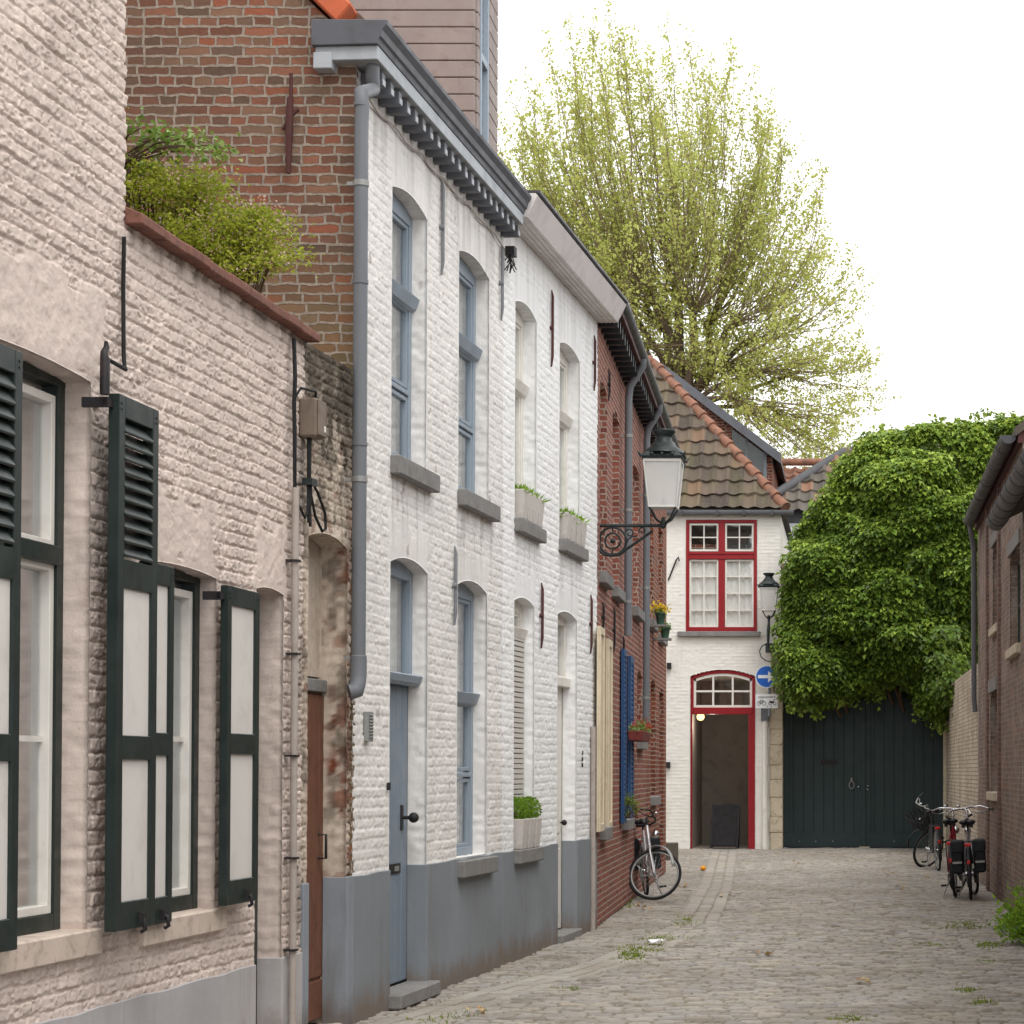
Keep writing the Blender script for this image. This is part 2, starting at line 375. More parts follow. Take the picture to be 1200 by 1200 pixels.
M['box'] = simple('fuse_box_grey', (120, 106, 94), .6, .1, 8, .15, 60, dirt=((92, 80, 70), .5))
M['conduit'] = simple('conduit_grey', (168, 158, 150), .6, .08, 5, .1, 60, dirt=((130, 112, 100), .5), streak=True)
M['glass'] = glassmat('window_glass', refl=1.6)
M['glassnear'] = glassmat('window_glass_old', refl=3.6)
M['glassdark'] = glassmat('window_glass_clear', refl=.8)
M['glassfog'] = glassmat('frosted_lamp_glass', refl=.5, fog=.62, fogc=(224, 222, 218))
BR_G = bricks('gable_brick', [(112, 76, 62), (136, 88, 70), (114, 94, 78), (146, 98, 78), (94, 77, 67), (132, 107, 88), (152, 88, 66), (120, 86, 70)], (170, 156, 142), .0645, .215, .55, .0098, warp=.036, moss=((116, 106, 74), 4.2, 5.0), old=((100, 80, 68), .55), bumpd=.012)
BR_E = bricks('red_brick', [(144, 86, 74), (158, 98, 84), (128, 74, 64), (150, 90, 76), (116, 70, 62)], (192, 172, 160), .066, .22, .5, .0095, old=((112, 74, 64), .45))
BR_E2 = bricks('red_brick_dark', [(132, 70, 56), (150, 84, 64), (112, 60, 50), (140, 80, 60), (98, 58, 50)], (180, 160, 146), .066, .22, .5, .0095, old=((92, 58, 46), .5))
BR_F = bricks('purple_brick', [(124, 108, 98), (142, 118, 104), (110, 96, 88), (156, 120, 102), (132, 114, 102)], (166, 154, 142), .062, .21, .5, .008, old=((104, 92, 88), .75), whitened=.5, warp=.045, bumpd=.014)
BR_FR = bricks('red_strip_brick', [(118, 92, 84), (108, 86, 80), (130, 102, 92)], (150, 134, 124), .062, .21, .5, .009)
BR_G2 = bricks('cream_yard_brick', [(190, 178, 160), (176, 162, 146), (200, 188, 170)], (160, 146, 130), .062, .21, .5, .007, old=((128, 112, 94), .7))

# ------------------------------------------------------------------ wall sheets with real openings
def lines(breaks, step):
    out = [breaks[0]]
    for a, b in zip(breaks[:-1], breaks[1:]):
        k = max(1, int(round((b - a) / step))); out += [a + (b - a) * (i + 1) / k for i in range(k)]
    return np.array(out)
def wall_sheet(name, W, u0, u1, z0, z1, du, dz, ops, mat, parent, hfun=None, wear=None, grime=None, label=None, ubreaks=()):
    """front sheet of a wall, openings cut out and their reveals drawn back. ops: (u0,u1,z0,z1,rise,depth)"""
    ub = sorted(set([u0, u1] + list(ubreaks) + [x for o in ops for x in o[:2] if u0 < x < u1])); zb = sorted(set([z0, z1] + [x for o in ops for x in o[2:4] if z0 < x < z1]))
    us, zs = lines(ub, du), lines(zb, dz); nu, nz = len(us), len(zs)
    Ug, Zg = np.meshgrid(us, zs); keep = np.ones((nz - 1, nu - 1), bool); masks = []
    uc = (us[:-1] + us[1:]) / 2
    for (a, b, c, d, rise, dep) in ops:
        top = d + rise * (1 - ((us - (a + b) / 2) / ((b - a) / 2)) ** 2)
        jn = np.abs(zs[:, None] - top[None, :]).argmin(0)
        ins = (us >= a - 1e-6) & (us <= b + 1e-6)
        for i in np.where(ins)[0]: Zg[jn[i], i] = top[i]
        jt = np.minimum(jn[:-1], jn[1:]); jb = np.abs(zs - c).argmin() if c > z0 else 0
        jj = np.arange(nz - 1)[:, None]
        mk = (jj >= jb) & (jj + 1 <= jt[None, :]) & ((uc > a) & (uc < b))[None, :]
        keep &= ~mk; masks.append((mk, dep))
    H = hfun(Ug, Zg) if hfun else np.zeros_like(Ug)
    if hfun:
        for (a, b, c, d, rise, dep) in ops:
            ed = np.maximum(np.maximum(a - Ug, Ug - b), np.maximum(c - Zg, Zg - d - rise)); H = H * (.28 + .72 * sst(.0, .06, ed))
    def world(u, n, z):
        return np.stack([W.O[0] + u * W.U[0] + n * W.N[0], W.O[1] + u * W.U[1] + n * W.N[1], z], -1).reshape(-1, 3)
    V = [world(Ug, H, Zg)]; UV = [np.stack([Ug, H, Zg], -1).reshape(-1, 3)]
    j, i = np.where(keep); idx = j * nu + i
    Fq = [np.stack([idx, idx + 1, idx + nu + 1, idx + nu], -1)]
    base = nu * nz
    we = [np.zeros(base) if wear is None else wear(Ug, Zg).ravel()]; gr = [np.zeros(base) if grime is None else grime(Ug, Zg).ravel()]
    K = 6
    for mk, dep in masks:
        edges = []
        pad = np.pad(mk, 1)
        # neighbours kept or outside
        L = mk & ~pad[1:-1, :-2]; R = mk & ~pad[1:-1, 2:]; B = mk & ~pad[:-2, 1:-1]; T = mk & ~pad[2:, 1:-1]
        for (A, e0, e1) in ((L, (0, 0), (1, 0)), (R, (1, 1), (0, 1)), (B, (0, 1), (0, 0)), (T, (1, 0), (1, 1))):
            jj, ii = np.where(A)
            edges.append(np.stack([(jj + e0[0]) * nu + ii + e0[1], (jj + e1[0]) * nu + ii + e1[1]], -1))
        E = np.concatenate(edges); ids, inv = np.unique(E, return_inverse=True); inv = inv.reshape(E.shape)
        u_, h_, z_ = Ug.ravel()[ids], H.ravel()[ids], Zg.ravel()[ids]; m = len(ids); lay = [ids]
        for k in range(1, K + 1):
            nn = h_ * (1 - k / K) - dep * k / K
            q_ = (0 if k == K or not hfun else .012); nz1 = (vn(nn * 22, z_ * 24, 5) - .5) * q_; V.append(world(u_ + nz1, nn, z_ + (vn(u_ * 22, nn * 22, 8) - .5) * q_)); UV.append(np.stack([u_ + nn, nn, z_], -1)); we.append(np.zeros(m) if wear is None else wear(u_ + nn, z_)); gr.append(np.zeros(m) if grime is None else grime(u_ + nn, z_))
            lay.append(base + np.arange(m)); base += m
        for k in range(K):
            Fq.append(np.stack([lay[k][inv[:, 0]], lay[k][inv[:, 1]], lay[k + 1][inv[:, 1]], lay[k + 1][inv[:, 0]]], -1))
    V = np.concatenate(V); UV = np.concatenate(UV); Fq = np.concatenate(Fq)
    used = np.zeros(len(V), bool); used[Fq.ravel()] = True; rem = np.cumsum(used) - 1
    return np_mesh(name, V[used], rem[Fq], mat, parent, smooth=hfun is not None,
                   attrs={'uvw': ('FLOAT_VECTOR', UV[used]), 'wear': ('FLOAT', np.concatenate(we)[used]), 'grime': ('FLOAT', np.concatenate(gr)[used])}, label=label)
def arc(a, b, z, rise, k=10):
    return [(a + (b - a) * i / k, z + rise * (1 - (2 * i / k - 1) ** 2)) for i in range(k + 1)]
def window(parent, W, u0, u1, z0, z1, rise, dep, frame, fw=.06, bars=(), sill=None, curtain=None, glass='glass', name='window', inner=None, thick=.06, cdep=.09, pane=True, ft=None):
    """glazed window in an opening: frame (with bars) > pane, curtain, sill"""
    m = MB(W); n0, n1 = -dep - .03, -dep + thick - .03
    m.box((u0, n0, z0), (u0 + fw, n1, z1)); m.box((u1 - fw, n0, z0), (u1, n1, z1)); m.box((u0 + fw, n0, z0), (u1 - fw, n1, z0 + fw))
    if rise > 0:
        a = arc(u0, u1, z1, rise); ft = ft or fw; m.prism([(u0, n0, z1 - ft)] + [(p[0], n0, p[1]) for p in a] + [(u1, n0, z1 - ft)], (0, n1 - n0 + .002, 0))
    else: m.box((u0 + fw, n0, z1 - fw), (u1 - fw, n1, z1))
    for (k, p, w, pr) in bars:
        if k == 'h': m.box((u0 + fw * .9, n0 + .01, p - w / 2), (u1 - fw * .9, n1 + pr, p + w / 2))
        else: m.box((p - w / 2, n0 + .008, z0 + fw * .9), (p + w / 2, n1 + pr - .003, z1 - fw * .9))
    o = m.build(name, M[frame], parent, .004)
    if inner:
        mat, w = inner; q = MB(W); a, b, c, d = u0 + fw, u1 - fw, z0 + fw, z1 - fw
        hs = sorted([c] + [p for (k, p, _, _) in bars if k == 'h'] + [d])
        for c2, d2 in zip(hs[:-1], hs[1:]):
            hw = .03
            c3, d3 = c2 + (hw if c2 != c else 0), d2 - (hw if d2 != d else 0)
            q.box((a, n0 + .012, c3), (a + w, n1 - .012, d3)); q.box((b - w, n0 + .012, c3), (b, n1 - .012, d3)); q.box((a + w, n0 + .012, c3), (b - w, n1 - .012, c3 + w)); q.box((a + w, n0 + .012, d3 - w), (b - w, n1 - .012, d3))
        q.build('casement', M[mat], o, .003)
    if pane:
        g = MB(W); g.box((u0 + fw * .6, n0 + .02, z0 + fw * .6), (u1 - fw * .6, n0 + .026, z1 + rise - .02 if rise else z1 - fw * .6)); g.build('pane', M[glass], o)
    if curtain:
        c = MB(W); k = 40; vs = []; fs = []
        for i in range(k + 1):
            u = u0 + .005 + (u1 - u0 - .01) * i / k; n = -dep - cdep + .014 * math.sin(i * 1.9 + u * 7) + .008 * math.sin(i * .7)
            vs += [(u, n, z0 + .01), (u, n, z1 + rise - .01)]
        for i in range(k): fs.append((2 * i, 2 * i + 2, 2 * i + 3, 2 * i + 1))
        c.add(vs, fs, True); c.build('curtain', M[curtain], o)
    if sill:
        a, b, zt, th, pr, mat = sill; s = MB(W); s.box((a, -dep, zt - th), (b, pr, zt)); s.build('sill', M[mat], o, .008)
    return o
def anchor(parent, W, u, z0, z1, mat='irongrey'):
    m = MB(W); z = (z0 + z1) / 2
    m.tube([(u, .012, z0), (u, .022, z0 + .1), (u, .022, z1 - .06), (u, .012, z1)], [.008, .014, .014, .006], 6)
    m.tube([(u - .012, -.02, z), (u - .012, .035, z)], .02, 8); m.build('wall_anchor', M[mat], parent)
def pipe(parent, pts, r, mat, W, name='downpipe', rings=(), top=None):
    m = MB(W); m.tube(pts, r, 14)
    o = m.build(name, M[mat], parent)
    if rings:
        for (u, n, z) in rings:
            b = MB(W); b.tube([(u, n, z - .018), (u, n, z + .018)], r * 1.12, 14); b.box((u - .012, 0, z - .012), (u + .012, n, z + .012)); b.build('pipe_bracket', M['tin'], o)
    return o

# ------------------------------------------------------------------ planes of the street fronts
g0 = gp(504, 1161); WD0 = Wall((g0[0], g0[1]), vpdir(1175))
uj = WD0.u(352, py=1190); pj = WD0.pt(uj, 0, 0)
WA = Wall((pj[0], pj[1]), vpdir(1130))                 # cream fronts, u<0 towards the camera
ud = WD0.u(412.5, py=1000); pd = WD0.pt(ud, 0, 0)
WD = Wall((pd[0], pd[1]), vpdir(1175))                 # white houses, u=0 at the corner
uC = -(WD.hit(412.5, 1000)[0] - WD.hit(352, 1190)[0])  # weathered wall between
uE = WD.u(699, py=900); pe = WD.pt(uE, 0, 0)
WE = Wall((pe[0], pe[1]), vpdir(930))
print('corner', pd, 'uC', uC, 'uE', uE, 'pe', pe)
def zA(x, y, n=0): return WA.hit(x, y, n)[1]
def zD(x, y, n=0): return WD.hit(x, y, n)[1]
def zE(x, y, n=0): return WE.hit(x, y, n)[1]

# ================================================================== CREAM FRONTS
uA0, uAB = -9.5, WA.u(147, py=255)
print('uAB', uAB)
aw1 = (WA.u(105, py=700) - 1.12, WA.u(105, py=700)); aw2 = (WA.u(253, py=850) - .98, WA.u(253, py=850)); adr = (WA.u(299.5, py=900), WA.u(331, py=900))
A1 = (aw1[0], aw1[1], .87, zA(105, 447) - .0, .018, .17)
A2 = (aw2[0], aw2[1], .86, zA(253, 678) - .0, .02, .14)
A3 = (adr[0], adr[1], -.05, zA(331, 697), .02, .14)
print('A1', A1, 'A2', A2, 'A3', A3)
def patches(rects):
    def f(u, z):
        k = np.zeros_like(u)
        for (a, b, c, d) in rects:
            e = (vn(u * 9, z * 9, 77) - .5) * .16
            k = np.maximum(k, sst(-.03, .05, np.minimum(np.minimum(u - a, b - u), np.minimum(z - c, d - z)) + e))
        return k
    return f
patA = patches([(A1[0] - .1, A1[1] + .12, A1[3] + .0, A1[3] + .42), (A2[0] - .35, A2[1] - .02, A2[3], A2[3] + .36), (A3[1] - .5, A3[1] + .06, A3[3], A3[3] + .36)])
def hA(u, z):
    h, m, r = brick_h(u, z, .0705, .215, 3, amp=.0105, rough=.0062, wob=.012, vert=.55)
    k = patA(u, z)
    return h * (1 - k) + k * (.002 + .012 * (fbm(u * 16, z * 20, 5, 5) - .5))
def wA(u, z):
    return .8 * sst(.70, .76, fbm(u * 5, z * 5, 90, 5)) * sst(1.3, .9, np.abs(z - 1.2)) * (np.abs(u - aw1[1] - .22) < .25)
def grA2(u, z): return .16 * sst(.25, .75, 1 - brick_h(u, z, .0705, .215, 3, amp=.0105, rough=.0062, wob=.012, vert=.55)[1]) * (1 - patA(u, z)) * .7 + .12 * sst(.5, .75, fbm(u * 7, z * 2.4, 47, 5))
def grA(u, z): return np.clip(grA2(u, z) + grA0(u, z), 0, .9)
def grA0(u, z): # dirty run-off under the coping and beside the end of the wall
    return .55 * sst(-.42, -.04, u) * sst(.42, .62, fbm(u * 9, z * 4, 41, 5)) + .55 * sst(-.16, -.02, z - 4.2 + (u < uAB) * 50 * -1) * sst(.35, .6, fbm(u * 14, z * 3, 43, 4))
A = thing('row_house', 'tall cream painted brick house at the left edge with a louvred dark green shutter', 'house', WA.pt(uAB - 1, 0, 0))
wall_sheet('wall', WA, WA.u(-60, py=700), uAB, 0, 5.6, .0065, .0055, [A1], M['cream'], A, hA, wA, grA2)
m = MB(WA); m.box((WA.u(-60, py=700), -.3, 5.6), (uAB, -.003, 7.4)); m.build('upper_wall', M['cream'], A)
m = MB(WA); m.box((uA0, -.3, 0), (WA.u(-60, py=700), -.004, 7.39)); m.box((uAB - .3, -7, 0), (uAB - .003, -.02, 7.4)); m.box((uA0, -7, 0), (uA0 + .3, -.3, 7.4)); m.box((uA0, -7.3, 0), (uAB, -7, 7.4)); m.build('side_wall', M['cream'], A)
m = MB(WA); m.prism([(uA0 - .1, .35, 7.38), (uA0 - .1, -3.6, 10.4), (uA0 - .1, -7.6, 7.3), (uA0 - .1, -7.6, 7.15), (uA0 - .1, -3.6, 10.2), (uA0 - .1, .35, 7.2)], (uAB - uA0 + .15, 0, 0)); m.build('roof', M['tarp'], A)
B = thing('annex', 'low cream painted brick front with clay coping and a short shuttered window', 'house', WA.pt(-1.3, 0, 0))
zcop = zA(250, 326); print('zcop', zcop)
wall_sheet('wall', WA, uAB, 0.0, 0, zcop, .007, .0058, [A2, A3], M['cream'], B, hA, wA, grA)
m = MB(WA); m.box((-.25, -6, 0), (-.006, -.03, zcop - .3)); m.box((uAB, -6.25, 0), (-.006, -6, zcop - .3)); m.box((uAB, -6, 2.95), (-.25, -.1, 3.05)); m.build('side_wall', M['cream'], B)
m = MB(WA); k = 9
for i in range(k):
    a = uAB + .01 + (0.06 - uAB) * i / k; b = uAB + .01 + (0.06 - uAB) * (i + 1) / k - .006
    j = random.uniform(-.006, .006)
    m.prism([(a, .075, zcop - .01 + j), (a, .075, zcop + .04 + j), (a, -.12, zcop + .12 + j), (a, -.3, zcop + .04 + j), (a, -.3, zcop - .01 + j)], (b - a, 0, 0))
m.build('coping', M['coping'], B, .006)
# plinths (painted render, a step proud of the brick)
def plinth(parent, W, segs, ztop, mat, n=.012, z0=-.05):
    for s in segs:
        m = MB(W); a, b = s[:2]
        kk = max(1, int((b - a) / .25))
        poly = [(a, n, z0), (b, n, z0)] + [(b + (a - b) * i / kk, n, ztop + (.006 * math.sin(i * 2.3) if 0 < i < kk else 0)) for i in range(kk + 1)]
        m.prism(poly, (0, -n - .012, 0))
        for (u, w, dep) in s[2:]: m.box((u, -dep, z0), (u + w, n - .0015, ztop - .003))
        m.build('plinth', M[mat], parent, .004)
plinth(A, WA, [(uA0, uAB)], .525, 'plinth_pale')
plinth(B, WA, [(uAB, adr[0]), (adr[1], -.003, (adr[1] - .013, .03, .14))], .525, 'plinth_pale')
# windows of the cream fronts
def cream_window(par, op, tr, mids):
    u0, u1, z0, z1, rise, dep = op
    return window(par, WA, u0, u1, z0 + .02, z1, rise, dep, 'green', .075, [('h', tr, .085, .02)] if tr else [], (u0 - .06, u1 + .1, z0 + .02, .12, .035, 'sillcream'), 'net', 'glassnear', inner=('white_wood', .04), thick=.08, cdep=.28, ft=.03)
w1 = cream_window(A, A1, zA(60, 652, -.15), [])
w2 = cream_window(B, A2, None, [])
for (wo, op, zz) in ((w1, A1, zA(50, 866, -.15)), (w2, A2, zA(205, 866, -.13))):
    q = MB(WA); q.box((op[0] + .12, -op[5] - .015, zz - .013), (op[1] - .12, -op[5] + .012, zz + .013)); q.build('glazing_bar', M['white_wood'], wo)
# the door by the conduit
m = MB(WA); m.box((adr[0], -.2, 0), (adr[1], -.14, A3[3] + .05))
for i in range(3): m.box((adr[0] + .02 + i * .14, -.14, .02), (adr[0] + .15 + i * .14, -.128, A3[3]))
dB = m.build('door', M['green'], B, .004)
m = MB(WA); m.ball((adr[0] + .12, -.09, 1.05), .03); m.tube([(adr[0] + .12, -.14, 1.05), (adr[0] + .12, -.09, 1.05)], .01, 6); m.build('door_knob', M['iron'], dB)
# shutters
def shutter(par, W, u0, u1, z0, z1, n, rail, louvre=None, mat='green', panel='ivory', t=.042, st=.075, catch=True):
    m = MB(W); m.box((u0, n, z0), (u0 + st, n + t, z1)); m.box((u1 - st, n, z0), (u1, n + t, z1))
    m.box((u0 + st, n, z0), (u1 - st, n + t, z0 + .13)); m.box((u0 + st, n, z1 - .1), (u1 - st, n + t, z1))
    ztop = z1 - .1
    if louvre:
        m.box((u0 + st, n, louvre - .13), (u1 - st, n + t, louvre))
        k = max(4, int((ztop - louvre) / .06))
        for i in range(k):
            z = louvre + .01 + (ztop - louvre - .02) * (i + .5) / k
            m.prism([(u0 + st, n - .004, z + .046), (u0 + st, n + .006, z + .05), (u0 + st, n + t + .008, z - .022), (u0 + st, n + t, z - .032)], (u1 - u0 - 2 * st, 0, 0))
        ztop = louvre - .13
    m.box((u0 + st, n, rail - .055), (u1 - st, n + t, rail + .055))
    for uu in (u0 + .03, u1 - .03):
        for zz in (z1 - .04, z1 - .065): m.lathe((uu, n + t, zz), [(.007, -.004), (.007, .004)], 6, True, 0, Matrix.Rotation(math.pi / 2, 4, 'X').to_3x3())
    o = m.build('shutter', M[mat], par, .005)
    p = MB(W)
    for (c, d) in ((z0 + .13, rail - .055), (rail + .055, ztop)): p.box((u0 + st, n + .008, c), (u1 - st, n + t - .014, d))
    p.build('panel', M[panel], o)
    if catch:
        c = MB(W); uc = u0 + (u1 - u0) * .62
        c.tube([(uc, n + .02, z0 + .05), (uc, n + .068, z0 + .035), (uc, n + .075, z0 - .01), (uc, n + .055, z0 - .02)], .010, 6); c.box((uc - .02, n + t, z0 + .02), (uc + .02, n + t + .02, z0 + .07)); c.build('catch', M['iron'], o)
    return o
s1a, s1b = WA.u(128, .1, 800), WA.u(175, .1, 800)
zt1, zb1 = zA(129, 460, .1), zA(128, 1092, .1)
sh1 = shutter(A, WA, s1a, s1b, zb1, zt1, .085, zA(150, 876, .12), zA(150, 657, .12), st=.07, t=.052)
shutter(A, WA, aw1[0] - .62, WA.u(23, .11, 800), zb1, zt1, .07, zA(10, 876, .12), zA(10, 640, .12), st=.07)
sh2 = shutter(B, WA, WA.u(168, .06, 850), WA.u(201, .06, 850), zA(190, 1082, .06), zA(190, 662, .06), .03, zA(190, 872, .07), st=.055, t=.04)
sh3 = shutter(B, WA, WA.u(266, .1, 850), WA.u(303, .1, 850), zA(285, 1058, .1), zA(285, 690, .1), .06, zA(285, 872, .1), st=.06)
# hinge arms that hold the shutters off the wall
for (so, u, z, n) in ((sh1, s1a, zt1 - .05, .085), (sh3, WA.u(266, .1, 850), zA(285, 690, .1) - .06, .06)):
    m = MB(WA); m.box((u - .07, -.01, z - .022), (u - .045, n + .025, z + .022)); m.box((u - .07, n + .002, z - .016), (u + .02, n + .024, z + .016)); m.build('hinge', M['iron'], so)
m = MB(WA); hk = WA.u(123, .1, 430); m.tube([(hk, .1, zt1 - .02), (hk, .1, zt1 + .14), (hk, .095, zt1 + .17), (hk + .03, .095, zt1 + .2), (hk + .02, .095, zt1 + .225)], [.022, .022, .016, .013, .008], 6); m.build('shutter_stay', M['iron'], sh1)

# ================================================================== WEATHERED WALL BETWEEN
C = thing('yard_wall', 'weathered peeling whitewashed wall with a narrow brown wooden door', 'wall', WD.pt(uC / 2, 0, 0))
c0, c1 = WD.u(361.5, py=800), WD.u(407, py=800)
zarch = zD(385, 628); zctop = zD(380, 412)
C1 = (c0, c1, -.05, zarch - .04, .05, .17)
def hC(u, z):
    h, m_, r = brick_h(u, z, .067, .21, 51, amp=.010, rough=.010, wob=.012, vert=.6)
    return h - .012
def wC(u, z): return .85 * sst(.52, .6, fbm(u * 7 + 3, z * 7, 61, 6)) * (.35 + .65 * sst(3.6, 1.2, z)) * sst(-.28, -.18, u + 0 * z) + .5 * sst(.6, .66, fbm(u * 9, z * 9, 62, 5))
def gC(u, z): return np.clip(.9 * sst(-1.0, -.02, z - zctop + .9 * (fbm(u * 9, z * 2, 63, 5) - .5)) + .55 * sst(.5, .66, fbm(u * 14, z * 9, 66, 5)), 0, .92)
wall_sheet('wall', WD, uC - .05, -.004, 0, zctop, .008, .0075, [C1], M['grimy'], C, hC, wC, gC)
m = MB(WD); m.box((uC + .004, -.3, zarch + .1), (-.004, -.05, zctop - .02)); m.box((uC + .004, -.3, 0), (c0, -.17, zarch + .1)); m.box((c1, -.3, 0), (-.004, -.17, zarch + .1)); m.box((c0, -.26, zD(380, 790)), (c1, -.18, zarch + .1)); m.build('backing', M['grimy'], C)
zl = zD(370, 792)
m = MB(WD); m.box((c0, -.19, zl - .08), (c1, -.13, zl)); m.build('lintel', M['stone'], C, .006)
m = MB(WD); m.box((c0, -.2, .04), (c1, -.165, zl - .08))
for i in range(7): m.box((c0 + .012 + i * .112, -.165, .3), (c0 + .115 + i * .112, -.152, zl - .1))
m.box((c0 + .01, -.165, .04), (c1 - .01, -.148, .28)); dC = m.build('door', M['brownwood'], C, .004)
m = MB(WD); m.tube([(c1 - .1, -.15, 1.05), (c1 - .1, -.1, 1.05), (c1 - .1, -.1, 1.2), (c1 - .1, -.15, 1.2)], .009, 6); m.build('handle', M['iron'], dC)
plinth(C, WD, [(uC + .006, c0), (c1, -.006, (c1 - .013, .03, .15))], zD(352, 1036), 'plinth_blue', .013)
# conduit, cables and fuse box
uc_ = WA.u(346, .05, 800)
cd = thing('conduit', 'thin grey beige conduit pipe running down where the cream front ends', 'pipe', WA.pt(uc_, .04, 0))
m = MB(WA); m.tube([(uc_, .045, -.02), (uc_, .045, zA(346, 575))], .021, 10); m.build('pipe', M['conduit'], cd)
for y in (660, 768, 886, 1004, 1110): m = MB(WA); m.box((uc_ - .035, .0, zA(346, y) - .006), (uc_ + .035, .07, zA(346, y) + .006)); m.build('clamp', M['iron'], cd)
ub_ = WD.u(366, .06, 490)
zb_ = lambda y: zD(366, y, .08)
fb = thing('fuse_box', 'grey electrical box with a small label on the weathered wall', 'electrical box', WD.pt(ub_, 0, zb_(513)))
m = MB(WD); m.box((ub_ - .075, .0, zb_(512)), (ub_ + .075, .11, zb_(466))); m.build('body', M['box'], fb, .012)
m = MB(WD); m.box((ub_ - .068, .11, zb_(510)), (ub_ + .068, .125, zb_(468))); m.build('cover', M['box'], fb, .006)
m = MB(WD); m.box((ub_ + .02, .1255, zb_(504)), (ub_ + .05, .1275, zb_(497))); m.build('label_sticker', M['white_wood'], fb)
cb = thing('cable', 'bundle of black cables looping below the grey electrical box', 'cable', WD.pt(ub_, 0, zb_(513)))
m = MB(WD); ua = WD.u(347, .06, 500)
for k in range(3):
    d = k * .012
    m.tube([(ua + d, .04, zb_(405)), (ua + d + .01, .045, zb_(450)), (ua - .005 + d, .045, zb_(480)), (ua + .01 + d, .045, zb_(520)), (ua + .02 + d * .5, .045, zb_(578))], .0085, 6)
m.tube([(ua, .04, zb_(478)), (ua + .02, .08, zb_(462)), (ub_ - .03, .09, zb_(458)), (ub_ + .05, .06, zb_(465))], .008, 6)
m.tube([(ub_ - .03, .05, zb_(512)), (ub_ - .03, .05, zb_(560)), (ub_ - .02, .05, zb_(612))], .011, 6)
m.tube([(ub_ - .005, .05, zb_(512)), (ub_ - .01, .05, zb_(560)), (ub_ + .005, .05, zb_(616))], .009, 6)
lp = [(ub_, .05, zb_(560)), (ub_ + .10, .06, zb_(572)), (ub_ + .22, .07, zb_(595)), (ub_ + .235, .07, zb_(613)), (ub_ + .17, .07, zb_(618)), (ub_ + .07, .06, zb_(603)), (ub_ + .02, .05, zb_(580)), (ub_ - .02, .05, zb_(545))]
m.tube(lp, .009, 6)
m.tube([(ua + .02, .05, zb_(540)), (ua + .03, .05, zb_(590)), (ub_ - .09, .05, zb_(608)), (ub_ - .05, .05, zb_(600)), (ub_ - .04, .05, zb_(570))], .007, 6)
m.build('cable', M['rubber'], cb)
m = MB(WD); m.box((ub_ - .06, .02, zb_(568)), (ub_ + .04, .08, zb_(560))); m.build('cable_clip', M['lampgreen'], cb)
ck = WA.u(147, .03, 380)
cb2 = thing('wall_cable', 'single black wire down the cream wall to the shutter stay', 'cable', WA.pt(ck, 0, 3.4))
m = MB(WA); m.tube([(ck, .02, zA(147, 282)), (ck - .01, .022, zA(146, 340)), (ck - .005, .025, zA(146, 420)), (ck - .03, .04, zA(143, 433)), (ck - .09, .07, zA(136, 436)), (hk + .02, .1, zA(126, 433))], .010, 6); m.build('wire', M['rubber'], cb2)
# ================================================================== WHITE HOUSES
uS = WD.u(589, py=700); print('uS', uS)
D1 = thing('white_house', 'white painted house with blue grey windows, grey downpipe and bracketed cornice', 'house', WD.pt(uS / 2, 0, 0))
D2 = thing('white_house', 'bright white house with white window frames, boxed white eaves and window boxes', 'house', WD.pt((uS + uE) / 2, 0, 0))
def op(x0, x1, ytop, ybot, rise, dep, yc=None, zb=None):
    a, b = WD.u(x0, py=900), WD.u(x1, py=900)
    return (a, b, zb if zb is not None else zD(x0, ybot), zD(x0, ytop) - .0, rise, dep)
D1o = [op(456.5, 497.5, 215, 532, .06, .14), op(535.5, 571, 291, 572, .06, .14), op(456.5, 500, 657, 0, .06, .14, zb=-.05), op(535.5, 570, 684, 1006, .06, .14)]
D2o = [op(602, 627, 351, 606, .06, .15), op(654.5, 678, 400, 630, .06, .15), op(602, 625.5, 703, 996, .05, .14), op(653, 675.5, 719, 0, .05, .14, zb=-.05)]
for o in D1o + D2o: print('D', [round(x, 3) for x in o])
zW1, zW2 = 6.16, 6.25
def hD(u, z):
    h, m_, r = brick_h(u, z, .068, .215, 23, amp=.0048, rough=.0042, wob=.008, vert=.75)
    k = patD(u, z); return h * (1 - k) + k * (.001 + .003 * (fbm(u * 16, z * 20, 5, 4) - .5))
patD = patches([(o[0] - .06, o[1] + .06, o[3] + .02, o[3] + .3) for o in D1o + D2o])
def gD(u, z):
    g = np.zeros_like(u)
    for o in D1o + D2o:
        if o[2] < .5: continue
        k = o[2] - .13 - z; w_ = sst(o[0] - .08, o[0], u) * (1 - sst(o[1] + .12, o[1] + .18, u))
        g = np.maximum(g, .34 * (k > 0) * w_ * sst(.75, .0, k) * sst(.42, .68, fbm(u * 16, z * 1.5, 48, 4)))
    k = zW1 - z; g = np.maximum(g, .3 * sst(.9, .0, k) * sst(.42, .7, fbm(u * 12, z * 1.2, 49, 4)))
    return g + .10 * sst(.55, .8, fbm(u * 5, z * 2, 50, 5))
wD = lambda u, z: .4 * sst(.75, .80, fbm(u * 6, z * 6, 95, 5)) * (u < uS)
wall_sheet('wall', WD, 0, uS, 0, zW1, .0105, .0095, D1o, M['white1'], D1, hD, wD, gD)
wall_sheet('wall', WD, uS, uE, 0, zW2, .013, .0105, D2o, M['white2'], D2, hD, None, lambda u, z: .6 * gD(u, z))
